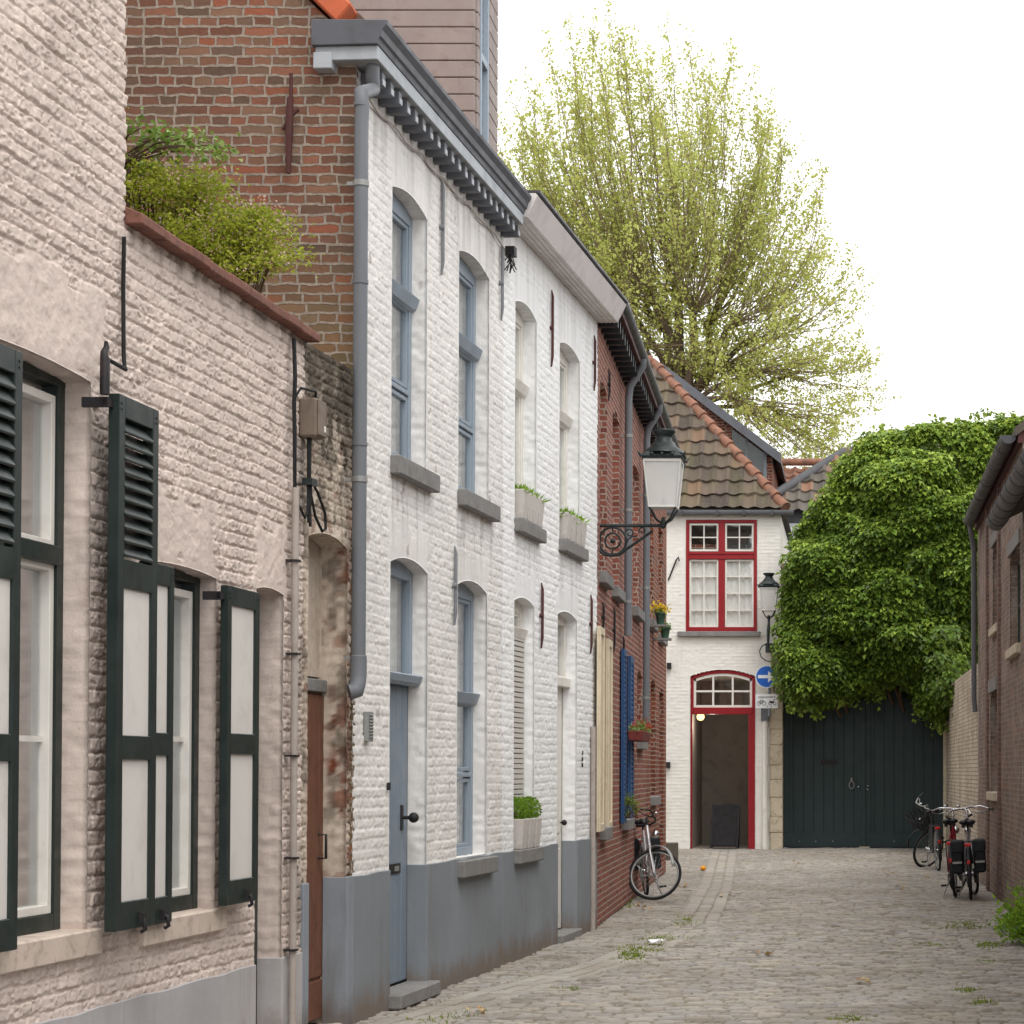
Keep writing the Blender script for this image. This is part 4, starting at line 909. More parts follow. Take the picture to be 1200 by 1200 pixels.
# the roof's other faces
m = MB(); rd = (ht[0], ht[1], ht[2]); rl_ = (x0r, ht[1], ht[2]); bk = 2 * ht[1] - YE
m.add([tuple(hbv - np.array([0, 0, .03])), (hbv[0], bk, ZE_ - .03), (rd[0], rd[1], rd[2] - .03)], [(0, 1, 2)]); m.add([(hbv[0], bk, ZE_ - .03), (x0r, bk, ZE_ - .03), (rl_[0], rl_[1], rl_[2] - .03), (rd[0], rd[1], rd[2] - .03)], [(0, 1, 2, 3)])
m.add([(x0r, YE, ZE_ - .06), (hbv[0], YE, ZE_ - .06), (rd[0], rd[1], rd[2] - .08), (rl_[0], rl_[1], rl_[2] - .08)], [(0, 1, 2, 3)]); m.build('roof_back', M['tarp'], H)
nt = 15
for i in range(nt):
    m = MB()
    p = hbv + (ht - hbv) * (i / nt); q = hbv + (ht - hbv) * ((i + 1.12) / nt)
    m.tube([tuple(p + np.array([0, 0, .035])), tuple(q + np.array([0, 0, .0]))], [.108, .088], 10); m.build('hip_tile', M['hiptile'], H, 0)
for i in range(14):
    m = MB(); p = ht - np.array([i * .38, 0, 0]); m.tube([tuple(p + np.array([0, 0, .03])), tuple(p + np.array([-.41, 0, .0]))], [.13, .11], 8); m.build('ridge_tile', M['hiptile'], H)
# hook on the white wall, downpipe by the pier
m = MB(WB); m.tube([(bu(783), .02, bz(680)), (bu(792), .02, bz(657)), (bu(795), .06, bz(653)), (bu(796), .06, bz(658))], .015, 6); m.build('hook', M['iron'], H)
m = MB(WB); u = bu(897); m.tube([(u, .07, .1), (u, .07, bz(838))], .055, 10); dpb = m.build('downpipe', M['white_wood'], H)
m = MB(WB); m.box((u - .08, 0, bz(845)), (u + .06, .13, bz(829))); m.build('pipe_hopper', M['zinc'], dpb)
m = MB(WB); m.box((bu(805), .0, .0), (bu(890), .16, .125)); m.build('threshold', M['stone'], H, .01)
for (x, y) in ((782, 780), (781, 896)): m = MB(WB); m.box((bu(x), 0, bz(y + 4)), (bu(x) + .08, .12, bz(y - 3))); m.build('wall_bracket', M['iron'], H)
# ================================================================== GATE, PIER, WALLS BEHIND
YG = 40.95
WG = Wall((0, YG), (1, 0)); WG.N = (0, -1)
gx = lambda x: atY(x, 900, YG)[0]
gz = lambda y: atY(1000, y, YG)[2]
GT = thing('gate', 'wide dark green wooden double gate under the overhanging ivy', 'gate', (gx(1012), YG, .1))
def leaf(a, b):
    m = MB(WG); m.box((a, -.06, .14), (b, 0, 3.6)); w = (b - a) / 8
    for i in range(8): m.box((a + i * w + .006, 0, .16), (a + (i + 1) * w - .006, .012, 3.58))
    m.box((a, .012, .15), (b, .03, .42)); m.box((a, .012, 3.2), (b, .03, 3.5)); m.box((a, .013, .42), (a + .12, .03, 3.2)); m.box((b - .12, .013, .42), (b, .03, 3.2))
    for i in range(3):
        c = a + .22 + i * (b - a - .44) / 2.6
    return m.build('gate_leaf', M['gate'], GT, .005)
gl_ = leaf(gx(918), gx(1013) - .004); gr_ = leaf(gx(1013) + .004, gx(1106))
m = MB(WG); m.box((gx(1013) - .05, .03, .15), (gx(1013) + .02, .055, 3.55)); m.build('cover_strip', M['gate'], GT, .006)
m = MB(WG); m.box((gx(962), .012, gz(896)), (gx(982), .03, gz(890))); m.build('letter_slot', M['iron'], gl_)
m = MB(WG); c_ = gx(998); m.tube([(c_, .03, gz(912)), (c_, .05, gz(915))], .02, 8); m.tube([(c_ + .05 * math.sin(i * .63), .045, gz(920) + .07 * math.cos(i * .63)) for i in range(10)], .009, 6, closed=True); m.build('ring_handle', M['tin'], gl_)
for (x, y) in ((1006, 922), (1017, 921), (1017, 925)): m = MB(WG); m.ball((gx(x), .04, gz(y)), .018, 8, 5); m.build('lock', M['chrome'], gr_)
for (lf, xs) in ((gl_, (937, 956, 976)), (gr_, (1048, 1088))):
    for x in xs: m = MB(WG); m.ball((gx(x), .03, gz(986)), .014, 8, 5); m.build('bolt', M['tin'], lf)
m = MB(WG); m.box((gx(1007), .03, .1), (gx(1019), .09, .16)); m.build('floor_stop', M['sandstone'], GT)
m = MB(); m.box((bx(915), YB - .3, -.02), (gx(1125), YG - .02, .135)); thr = m.build('threshold', M['stone'], GT, .02)
PR = thing('stone_pier', 'narrow pier of pale weathered stone blocks between door and green gate', 'pier', (bx(908), YB, .1))
z = .02; i = 0
while z < 3.9:
    h = random.uniform(.26, .42); d = .02 * (i % 2) + random.uniform(0, .012)
    m = MB(); m.box((bx(902) + (0 if i % 2 else .015), YB - .06 - d * .5, z), (gx(918) + .0, YB + .45, z + h - .004)); m.build('block', M['sandstone'], PR, .012); z += h; i += 1
BW = thing('gate_wall', 'pale brick wall above the green gate, hidden by the ivy', 'wall', (gx(1012), YG, 3.5))
m = MB(); m.box((gx(918) - .1, YG - .12, 3.62), (gx(1106) + .25, YG + .3, 5.6)); m.box((gx(1106), YG - .1, 0), (gx(1106) + .25, YG + .3, 3.62)); m.build('brickwork', BR_G2, BW)
# cream yard wall running from the gate to the brick building
Xr = 1.84
SW = thing('side_wall', 'pale cream brick wall between the green gate and the purple brick building', 'wall', (1.8, 36, 0))
m = MB(); m.prism([(Xr + .01, 31.5, 0), (gx(1106) + .04, YG, 0), (gx(1106) + .34, YG, 0), (Xr + .3, 31.5, 0)], (0, 0, 3.2)); m.build('brickwork', BR_G2, SW)
m = MB(); m.tube([(gx(1108), YG - .12, .05), (gx(1108), YG - .12, 3.4)], .05, 8); m.build('corner_roll', M['sandstone'], SW)
# ================================================================== BRICK BUILDING ON THE RIGHT
WF = Wall((Xr, 5.0), (0, 1), side=-1)
fu = lambda x, n=0: WF.u(x, n, 900)
fz = lambda x, y, n=0: WF.hit(x, y, n)[1]
FH = thing('brick_building', 'old purple grey brick building with dark gutters along the right side', 'building', (Xr, 20, 0))
uF1 = 31.5 - 5.0
Fo = [(fu(1169), fu(1161), fz(1165, 930), fz(1165, 815), .04, .12), (fu(1171.5), fu(1164), fz(1168, 735), fz(1168, 640), .04, .12), (fu(1196), fu(1184), fz(1190, 760), fz(1190, 650), .04, .12)]
print('Fo', Fo)
hF = lambda u, z: .03 * (fbm(u * 1.1, z * 1.1, 5, 4) - .5)
uF0 = 23.1 - 5
wall_sheet('wall', WF, uF0, uF1, 0, 5.3, .25, .1, Fo, BR_F, FH, hF)
for o in Fo:
    window(FH, WF, o[0], o[1], o[2], o[3], o[4], o[5], 'green', .06, [('h', (o[2] + o[3]) / 2, .04, 0)], (o[0] - .05, o[1] + .05, o[2] + .02, .11, .06, 'sandstone'), 'dark')
for o in Fo: m = MB(WF); m.box((o[0] - .1, .006, o[3] + .05), (o[1] + .1, .03, o[3] + .22)); m.build('lintel', M['stone'], FH, .006)
for x in (1172.5, 1158.5): m = MB(WF); m.box((fu(x) - .12, -.01, 0), (fu(x) + .12, .035, 5.2)); m.build('pilaster', BR_FR, FH)
m = MB(WF); m.box((uF1 - .25, -6, 0), (uF1 - .006, -.13, 5.3)); m.box((uF0, -6.2, 0), (uF1, -6, 5.3)); m.box((uF0 + .005, -6, 0), (uF0 + .2, -.13, 5.3)); m.prism([(uF0 + .004, .0, 0), (uF0 + .004, .0, 5.25), (uF0 + .004, -3, 7.45), (uF0 + .004, -6, 5.2), (uF0 + .004, -6, 0)], (.12, 0, 0)); m.build('side_wall', BR_F, FH)
m = MB(WF); m.prism([(uF0 - .03, .08, 5.34), (uF0 - .03, -3, 7.6), (uF0 - .03, -6.3, 5.3), (uF0 - .03, -6.3, 5.2), (uF0 - .03, -3, 7.5), (uF0 - .03, .08, 5.24)], (uF1 - uF0 + .08, 0, 0)); m.build('roof', M['tarp'], FH)
def halfgutter(par, W, a, b, n, z, r, mat, seams=()):
    m = MB(W); pr = [(n + r * math.cos(t), z + r * math.sin(t)) for t in [math.pi + math.pi * i / 12 for i in range(13)]]
    m.prism([(a, p[0], p[1]) for p in pr], (b - a, 0, 0))
    for u in seams:
        pr2 = [(n + r * 1.08 * math.cos(t), z + r * 1.08 * math.sin(t)) for t in [math.pi + math.pi * i / 12 for i in range(13)]]
        m.prism([(u - .02, p[0], p[1]) for p in pr2], (.04, 0, 0))
    return m.build('gutter', M[mat], par)
halfgutter(FH, WF, uF0 + .05, 31.0 - 5, .15, 5.26, .09, 'zincdark', [uF0 + .8 + i * 1.4 for i in range(5)])
m = MB(WF); m.box((uF0, -.02, 5.17), (uF1 - .1, .05, 5.335)); m.build('eaves_board', M['ironred'], FH)
up_ = fu(1141.5, .07)
m = MB(WF); m.tube([(uF1 - .55, .15, 5.2), (uF1 - .5, .12, 5.05), (up_, .07, 4.85), (up_, .07, fz(1141, 820, .07)), (up_ + .05, .05, fz(1141, 834, .07))], .04, 10); m.build('downpipe', M['zinc'], FH)
F2 = thing('brick_outbuilding', 'lower brick building at the right edge with a round dark seamed gutter', 'building', (Xr, 14, 0))
wall_sheet('wall', WF, 0, uF0, 0, 4.42, .25, .1, [], BR_F, F2, hF)
m = MB(WF); m.box((0, -6.2, 0), (uF0, -6, 4.4)); m.box((0, -6, 0), (.2, -.05, 4.4)); m.build('side_wall', BR_F, F2)
m = MB(WF); m.prism([(0, .2, 4.42), (0, -3, 6.0), (0, -6.3, 4.4), (0, -6.3, 4.3), (0, -3, 5.9), (0, .2, 4.32)], (uF0 - .03, 0, 0)); m.build('roof', M['tarp'], F2)
halfgutter(F2, WF, .1, uF0 + .08, .29, 4.33, .11, 'zincdark', [uF0 - .4 - i * .62 for i in range(8)])
# ================================================================== ROOFS AND HOUSES BEHIND
YJ = 46.8
J = thing('brick_house', 'brick gabled house with a glazed gable peeping over the tiled hip', 'house', (-3.9, YJ, 0))
j1 = atY(915, 535, YJ); j0 = atY(830, 470, YJ); sj = (j0[2] - j1[2]) / (j1[0] - j0[0]); xa_ = -4.2; zaj = j1[2] + (j1[0] - xa_) * sj
xw = atY(905, 560, YJ)[0]; xl = 2 * xa_ - xw
m = MB(); zc = lambda x: zaj - abs(x - xa_) * sj - .16
m.prism([(xl, YJ, 0), (xw, YJ, 0), (xw, YJ, zc(xw)), (xa_, YJ, zc(xa_)), (xl, YJ, zc(xl))], (0, 5, 0)); m.build('wall', BR_E2, J)
m = MB()
for sgn in (1, -1):
    ex = xa_ + sgn * (j1[0] - xa_); m.prism([(xa_, YJ - .25, zaj), (ex, YJ - .25, j1[2]), (ex, YJ - .25, j1[2] - .12), (xa_, YJ - .25, zaj - .12)], (0, 5.4, 0))
m.build('roof', M['zincdark'], J)
m = MB(); m.prism([(xa_, YJ - .3, zaj + .02), (j1[0] + .02, YJ - .3, j1[2] + .02), (j1[0] + .02, YJ - .3, j1[2] - .2), (xa_, YJ - .3, zaj - .2)], (0, .05, 0)); m.build('bargeboard', M['cornice_dark'], J)
a_, b_ = atY(858, 520, YJ), atY(895, 520, YJ)
m = MB(); m.prism([(a_[0], YJ - .05, 6.5), (b_[0], YJ - .05, 6.5), (b_[0], YJ - .05, zc(b_[0]) - .05), (a_[0], YJ - .05, zc(a_[0]) - .05)], (0, .03, 0)); gl2 = m.build('gable_glazing', M['darkglass'], J)
m = MB(); m.box((b_[0], YJ - .09, 6.5), (b_[0] + .07, YJ, zc(b_[0]))); m.box((a_[0] + .3, YJ - .085, 6.5), (a_[0] + .35, YJ - .05, zc(a_[0] + .3))); m.build('glazing_frame', M['zinc'], J)
m = MB(); m.box((a_[0] - .1, YJ - .02, 6.4), (b_[0], YJ - .005, zc(b_[0]) - .03)); m.build('gable_backing', M['dark'], J)
YK = 49.0
K = thing('tiled_house', 'house behind the ivy with a grey and red pantile roof', 'house', (0, YK, 0))
k0 = atY(896, 592, YK); kr = atY(900, 547, YK + 2.5)
su = np.array([0, 2.5, kr[2] - k0[2]]); ls = np.linalg.norm(su); pantiles('roof', (k0[0] - .4, YK, k0[2] - .15), (1, 0, 0), su / ls, 2.2, ls + .2, TR, K, seed=4)
m = MB(); m.tube([(k0[0] - .4, YK + 2.55, kr[2] + .12), (k0[0] + 4, YK + 2.55, kr[2] + .12)], .09, 8); m.build('ridge_tile', M['hiptile'], K)
YL = 46.0
l0, l1 = atY(893, 596, YL), atY(990, 538, YL + 2.4)
sv2 = np.array([0, 2.4, 2.0]); ll = np.linalg.norm(sv2)
q0 = atY(880, 600, YL)
tl_ = (l1[2] - q0[2]) / 2.0
pantiles('lower_roof', (q0[0], YL, q0[2]), (1, 0, 0), sv2 / ll, 5.0, ll * .98, TD, K, seed=9, clip=lambda u, s: s < .12 + u * (l1[2] - l0[2]) / (l1[0] - l0[0]) * ll / 2.0 - .12)
m = MB(); m.tube([(l0[0] - .1, YL + .05, l0[2] + .06), (l1[0], YL + 2.0, l1[2] + .1)], .12, 8); m.build('hip_tile', M['zincdark'], K)
m = MB(); m.box((atY(905, 600, YL)[0], YL + .2, 0), (4, YL + .5, atY(915, 592, YL)[2])); m.box((atY(905, 600, YL)[0], YL + .5, 0), (4, YL + 6, atY(915, 592, YL)[2])); m.build('wall', M['zincdark'], K)
m = MB(); p_, q_ = atY(914, 650, YL), atY(935, 610, YL); m.box((p_[0], YL + .1, p_[2] - .6), (q_[0] + .6, YL + .14, q_[2] - .05)); wk = m.build('window', M['cornice_blue'], K)
m = MB(); m.box((p_[0] + .06, YL + .085, p_[2] - .5), (q_[0] + .5, YL + .098, q_[2] - .12)); m.build('pane', M['glass'], wk)
# ================================================================== STREET
DY = [10, 15.7, 18.3, 20, 22.7, 30, 36, 42]; DX = [-3.5, -2.6, -2.02, -1.84, -1.68, -1.93, -2.23, -2.5]
def gz_(x, y): return .13 * sst(33.5, 40.3, y) + .02 * np.exp(-((x + .2) / 1.6) ** 2) - .02
def street(name, y0, y1, x0, x1, dx, dy):
    xs = np.arange(x0, x1 + dx / 2, dx); ys = np.arange(y0, y1 + dy / 2, dy); X, Y = np.meshgrid(xs, ys)
    dc = np.interp(Y, DY, DX); drain = np.abs(X - dc) < .24
    wx = X + (fbm(X * 1.1, Y * 1.1, 3, 3) - .5) * .10; wy = Y + (fbm(X * .5 + 9, Y * .5, 4, 3) - .5) * .30 - .10 * np.abs(X + .2)
    # setts: rows across the street
    lh = np.where(X < dc, .085, .098)
    r = np.floor(wy / lh); fy = wy / lh - r
    wd = .11 + .09 * _hash(r, r * 0, 8); ux = (wx + _hash(r, r * 0, 12)) / wd; b = np.floor(ux); fx = ux - b
    # drain: long stones laid along the street
    cx_ = (X - dc + .24) / .16; cb = np.floor(cx_); cy_ = (Y + cb * .13 + .2 * _hash(cb, cb * 0, 4)) / .27; crow = np.floor(cy_)
    fx = np.where(drain, cx_ - cb, fx); fy = np.where(drain, cy_ - crow, fy); b = np.where(drain, cb + 500, b); r = np.where(drain, crow, r)
    W_ = np.where(drain, .16, wd); H_ = np.where(drain, .27, lh)
    d = np.minimum(np.minimum(fx, 1 - fx) * W_, np.minimum(fy, 1 - fy) * H_) + (vn(X * 40, Y * 40, 6) - .5) * .012
    dome = sst(-.004, .020, d); rnd = _hash(b, r, 21); rn2 = _hash(b, r, 22); rn3 = _hash(b, r, 23)
    h = .018 * dome + (rnd - .5) * .017 * dome + ((fx - .5) * (rn2 - .5) + (fy - .5) * (rn3 - .5)) * .017 * dome + .006 * (fbm(X * 20, Y * 20, 9, 4) - .5) * dome
    h = np.where(drain, h * .8 - .008, h) + .05 * (fbm(X * .6, Y * .35, 14, 3) - .5)
    Z = gz_(X, Y) + h - .008
    V = np.stack([X, Y, Z], -1).reshape(-1, 3); nu = len(xs); nj = len(ys)
    j, i = np.meshgrid(np.arange(nj - 1), np.arange(nu - 1), indexing='ij'); idx = (j * nu + i).ravel()
    tone = np.where(drain, .15 + .6 * rnd, rnd)
    o = np_mesh(name, V, np.stack([idx, idx + 1, idx + nu + 1, idx + nu], -1), SETT, None, smooth=True, attrs={'tone': ('FLOAT', tone), 'joint': ('FLOAT', 1 - sst(.0, .016, d)), 'drain': ('FLOAT', drain.astype(float))})
    o['kind'] = 'structure'; return o
t = NT('street_setts'); co = t.coord()
c = t.ramp(t.attr('tone'), [(0, lin((140, 134, 126))), (.25, lin((156, 150, 142))), (.5, lin((172, 166, 158))), (.72, lin((146, 143, 141))), (.88, lin((176, 167, 154))), (1, lin((124, 117, 110)))])
n1 = t.noise(.55, 6, .6, co); c = t.mix(t.ramp(n1, [(.42, 0.0), (.72, .6)]), c, lin((126, 117, 104)))
n2 = t.noise(28, 6, .65, co); c = t.mix(t.ramp(n2, [(.4, 0.0), (.8, .55)]), c, lin((106, 97, 86)))
c = t.mix(t.math('MULTIPLY', t.attr('drain'), .16), c, lin((184, 174, 158)))
c = t.mix(t.math('MULTIPLY', t.attr('joint'), t.ramp(t.noise(1.2, 4, .6, co), [(.3, .75), (.7, 1.0)])), c, t.ramp(t.noise(.9, 5, .6, co), [(.45, lin((92, 80, 66))), (.62, lin((104, 96, 66)))]))
SETT = t.done(t.bsdf(c, .8, 0, .28, t.bump(t.noise(120, 4, .6, co), .4, .003)))
street('street', 11.5, 27.0, -3.75, 2.1, .0145, .0145)
street('street', 27.0, 40.95, -5.0, 2.1, .024, .024)
m = MB(); m.add([(-90, -10, -.12), (90, -10, -.12), (90, 400, -.12), (-90, 400, -.12)], [(0, 1, 2, 3)]); gd = m.build('ground', simple('earth', (120, 112, 100), .9), None); gd['kind'] = 'structure'
m = MB(); m.add([(-3.9, -8, -.03), (2.1, -8, -.03), (2.1, 11.5, -.03), (-3.9, 11.5, -.03)], [(0, 1, 2, 3)]); gd = m.build('street', M['stone'], None); gd['kind'] = 'structure'
# ================================================================== LEAVES
def leaves(name, P, D, N, L, Wd, tone, mat, parent=None, off=(0, 0, 0), fold=.25):
    """P base points, D direction along the leaf, N up side; each leaf is two folded faces"""
    P, D, N = [np.asarray(a, float) for a in (P, D, N)]
    D = D / (np.linalg.norm(D, axis=1, keepdims=True) + 1e-9); S_ = np.cross(D, N); S_ /= (np.linalg.norm(S_, axis=1, keepdims=True) + 1e-9); N2 = np.cross(S_, D)
    L = np.asarray(L)[:, None]; Wd = np.asarray(Wd)[:, None]
    b = P; tp = P + D * L - N2 * L * .12; l = P + D * L * .42 + S_ * Wd * .5 + N2 * Wd * fold; r = P + D * L * .42 - S_ * Wd * .5 + N2 * Wd * fold
    n = len(P); V = np.stack([b, l, tp, r], 1).reshape(-1, 3); k = np.arange(n) * 4
    Fq = np.concatenate([np.stack([k, k + 1, k + 2], -1), np.stack([k, k + 2, k + 3], -1)])
    return np_mesh(name, V, Fq, mat, parent, off, smooth=False, attrs={'tone': ('FLOAT', np.repeat(tone, 4))})
def rdir(n, up=0.0):
    v = RNG.normal(size=(n, 3)); v[:, 2] += up; return v / np.linalg.norm(v, axis=1, keepdims=True)
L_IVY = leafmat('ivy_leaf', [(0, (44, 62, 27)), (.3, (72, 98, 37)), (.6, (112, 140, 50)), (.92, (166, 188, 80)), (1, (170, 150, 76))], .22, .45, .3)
L_TREE = leafmat('spring_leaf', [(0, (150, 154, 82)), (.45, (180, 186, 104)), (.85, (202, 206, 130)), (1, (184, 158, 104))], .5, .55, .2)
L_SHRUB = leafmat('shrub_leaf', [(0, (96, 112, 30)), (.5, (146, 158, 40)), (1, (182, 190, 74))], .35, .5, .25)
L_BROAD = leafmat('broad_leaf', [(0, (62, 98, 36)), (.6, (104, 140, 60)), (1, (176, 196, 140))], .3, .45, .3)
L_PINK = leafmat('pink_blossom', [(0, (196, 150, 150)), (1, (226, 196, 192))], .3, .6, .2)
L_GRASS = leafmat('grass_blade', [(0, (84, 104, 40)), (.6, (118, 138, 52)), (1, (150, 156, 76))], .3, .6, .2)
L_BUSH = leafmat('fresh_leaf', [(0, (72, 110, 26)), (.5, (110, 156, 34)), (1, (150, 190, 60))], .35, .5, .25)
BARK = simple('bark', (96, 80, 68), .9, .25, 3, .8, 12, dirt=((120, 112, 84), .5))
TWIG = simple('twig_bark', (84, 66, 52), .9, .2, 6, 0)
# ------------------------------------------------------------------ ivy over the gate
YI = 39.6
ip = [(916, 668), (926, 632), (946, 600), (965, 572), (982, 541), (1005, 512), (1030, 498), (1052, 498), (1080, 486), (1110, 491), (1140, 484), (1172, 474), (1215, 474), (1260, 480), (1260, 700), (1175, 760), (1138, 780), (1136, 818), (1133, 850), (1112, 856), (1098, 850), (1080, 842), (1066, 812), (1040, 812), (1012, 820), (985, 822), (962, 838), (938, 836), (920, 826), (908, 800), (906, 768), (916, 715)]
ipw = np.array([[atY(x, y, YI)[0], atY(x, y, YI)[2]] for x, y in ip])
def inpoly(x, z, poly):
    ins = np.zeros(len(x), bool); n = len(poly); j = n - 1
    for i in range(n):
        xi, zi = poly[i]; xj, zj = poly[j]
        c = ((zi > z) != (zj > z)) & (x < (xj - xi) * (z - zi) / (zj - zi + 1e-12) + xi); ins ^= c; j = i
    return ins
def pdist(x, z, poly):
    d = np.full(len(x), 1e9); n = len(poly)
    for i in range(n):
        a, b = poly[i], poly[(i + 1) % n]; e = b - a; t_ = np.clip(((x - a[0]) * e[0] + (z - a[1]) * e[1]) / (e @ e), 0, 1)
        d = np.minimum(d, np.hypot(x - a[0] - t_ * e[0], z - a[1] - t_ * e[1]))
    return d
def ivy():
    o = thing('ivy', 'huge dense dark green ivy bulging over the gate and the right wall', 'ivy', (atY(1030, 700, YI)[0], YG - .2, 3.0))
    xmin, zmin = ipw.min(0); xmax, zmax = ipw.max(0)
    n = 3400; x = RNG.uniform(xmin, xmax, n * 3); z = RNG.uniform(zmin, zmax, n * 3); k = inpoly(x, z, ipw); x, z = x[k], z[k]; d = pdist(x, z, ipw)
    k = (d > .17) & (fbm(x * 2.6, z * 2.8, 55, 3) > .33); x, z, d = x[k], z[k], d[k]
    lobes = (fbm(x * .9 + 3, z * 1.3, 71, 3) - .45) * 1.5 + (fbm(x * 2.2, z * 2.2, 73, 2) - .4) * .8
    dep = 1.5 * np.sqrt(np.clip(1 - (1 - np.clip(d / 1.5, 0, 1)) ** 2, 0, 1)) + lobes * np.clip(d / .5, 0, 1)
    y = YG - .35 - np.clip(dep, 0, 2.4)
    # right of the wall line the mass lies behind the building's corner
    y = np.where(x > 1.55, np.maximum(y, 38.2), y)
    P, D, N, Ls, Ts = [], [], [], [], []
    for i in range(len(x)):
        m_ = 25; rad = random.uniform(.09, .27); ct = random.random()
        v = rdir(m_, .75); v[:, 1] = -np.abs(v[:, 1]) * .9 + .12
        off = v * rad * np.array([1.15, .9, .62]); p = np.array([x[i], y[i], z[i]]) + off
        nn = v + np.array([0, -.5, .9]); dd = v * np.array([1, 1, .2]) + np.array([0, -.35, -.62]) + RNG.normal(size=(m_, 3)) * .35
        P.append(p); D.append(dd); N.append(nn); s_ = RNG.uniform(.06, .14, m_); Ls.append(s_)
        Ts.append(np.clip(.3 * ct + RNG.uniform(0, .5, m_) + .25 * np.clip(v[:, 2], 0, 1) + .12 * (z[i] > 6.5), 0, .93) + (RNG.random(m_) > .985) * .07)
    # a few runners hang over the top of the side wall
    for i in range(90):
        yy = random.uniform(38.0, 40.6); zz = random.uniform(2.75, 4.2); xx = random.uniform(1.45, 1.95); m_ = 25; rad = random.uniform(.09, .25); v = rdir(m_, .75); v[:, 1] = -np.abs(v[:, 1]) * .9 + .12; ct = random.random()
        P.append(np.array([xx, yy, zz]) + v * rad); D.append(v * np.array([1, 1, .2]) + np.array([0, -.35, -.62]) + RNG.normal(size=(m_, 3)) * .35); N.append(v + np.array([0, -.5, .9])); s_ = RNG.uniform(.06, .14, m_); Ls.append(s_); Ts.append(np.clip(.25 * ct + RNG.uniform(0, .45, m_), 0, .93))
    # loose sprays breaking the outline
    for i in range(90):
        e = RNG.integers(0, len(ipw)); a, b = ipw[e], ipw[(e + 1) % len(ipw)]; q = a + (b - a) * random.random()
        if q[0] > 2.6: continue
        c0_ = np.array([q[0], YG - random.uniform(.5, 1.2), q[1]]); dirv = np.array([random.uniform(-.5, .5), -.2, random.uniform(.1, .5) if q[1] > 6.2 else random.uniform(-1, -.2)]); m_ = 12
        tt = np.linspace(-.15, random.uniform(.0, .22), m_)[:, None]; p = c0_ + dirv * tt + RNG.normal(size=(m_, 3)) * .03
        P.append(p); D.append(rdir(m_, -.2)); N.append(rdir(m_, 1.2)); Ls.append(RNG.uniform(.06, .11, m_)); Ts.append(RNG.uniform(.3, .95, m_))
    P, D, N, Ls, Ts = [np.concatenate(a) for a in (P, D, N, Ls, Ts)]
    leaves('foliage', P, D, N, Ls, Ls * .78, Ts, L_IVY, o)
    # inner darker foliage, behind, closes the mass
    n = 9000; x = RNG.uniform(xmin, xmax, n); z = RNG.uniform(zmin, zmax, n); k = inpoly(x, z, ipw); x, z = x[k], z[k]; d = pdist(x, z, ipw); k = d > .12; x, z, d = x[k], z[k], d[k]
    y = YG - .2 - .55 * np.clip(d / .8, 0, 1) + RNG.uniform(0, .25, len(x)); y = np.where(x > 1.55, np.maximum(y, 38.6), y)
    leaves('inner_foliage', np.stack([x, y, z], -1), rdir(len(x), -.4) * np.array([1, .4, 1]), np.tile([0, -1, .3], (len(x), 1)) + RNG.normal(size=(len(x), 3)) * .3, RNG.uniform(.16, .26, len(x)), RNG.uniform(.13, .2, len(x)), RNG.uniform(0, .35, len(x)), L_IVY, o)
    m = MB()
    for i in range(26):
        xx = random.uniform(-1.1, 1.6); pts = [(xx, YG - .2, random.uniform(2.6, 3.3))]
        for k in range(6): pts.append((pts[-1][0] + random.uniform(-.25, .25), YG - .25 - .1 * k - random.uniform(0, .1), pts[-1][2] + random.uniform(.25, .6)))
        m.tube(pts, [.035 - .004 * k for k in range(7)], 5)
    m.build('stem', TWIG, o)
ivy()
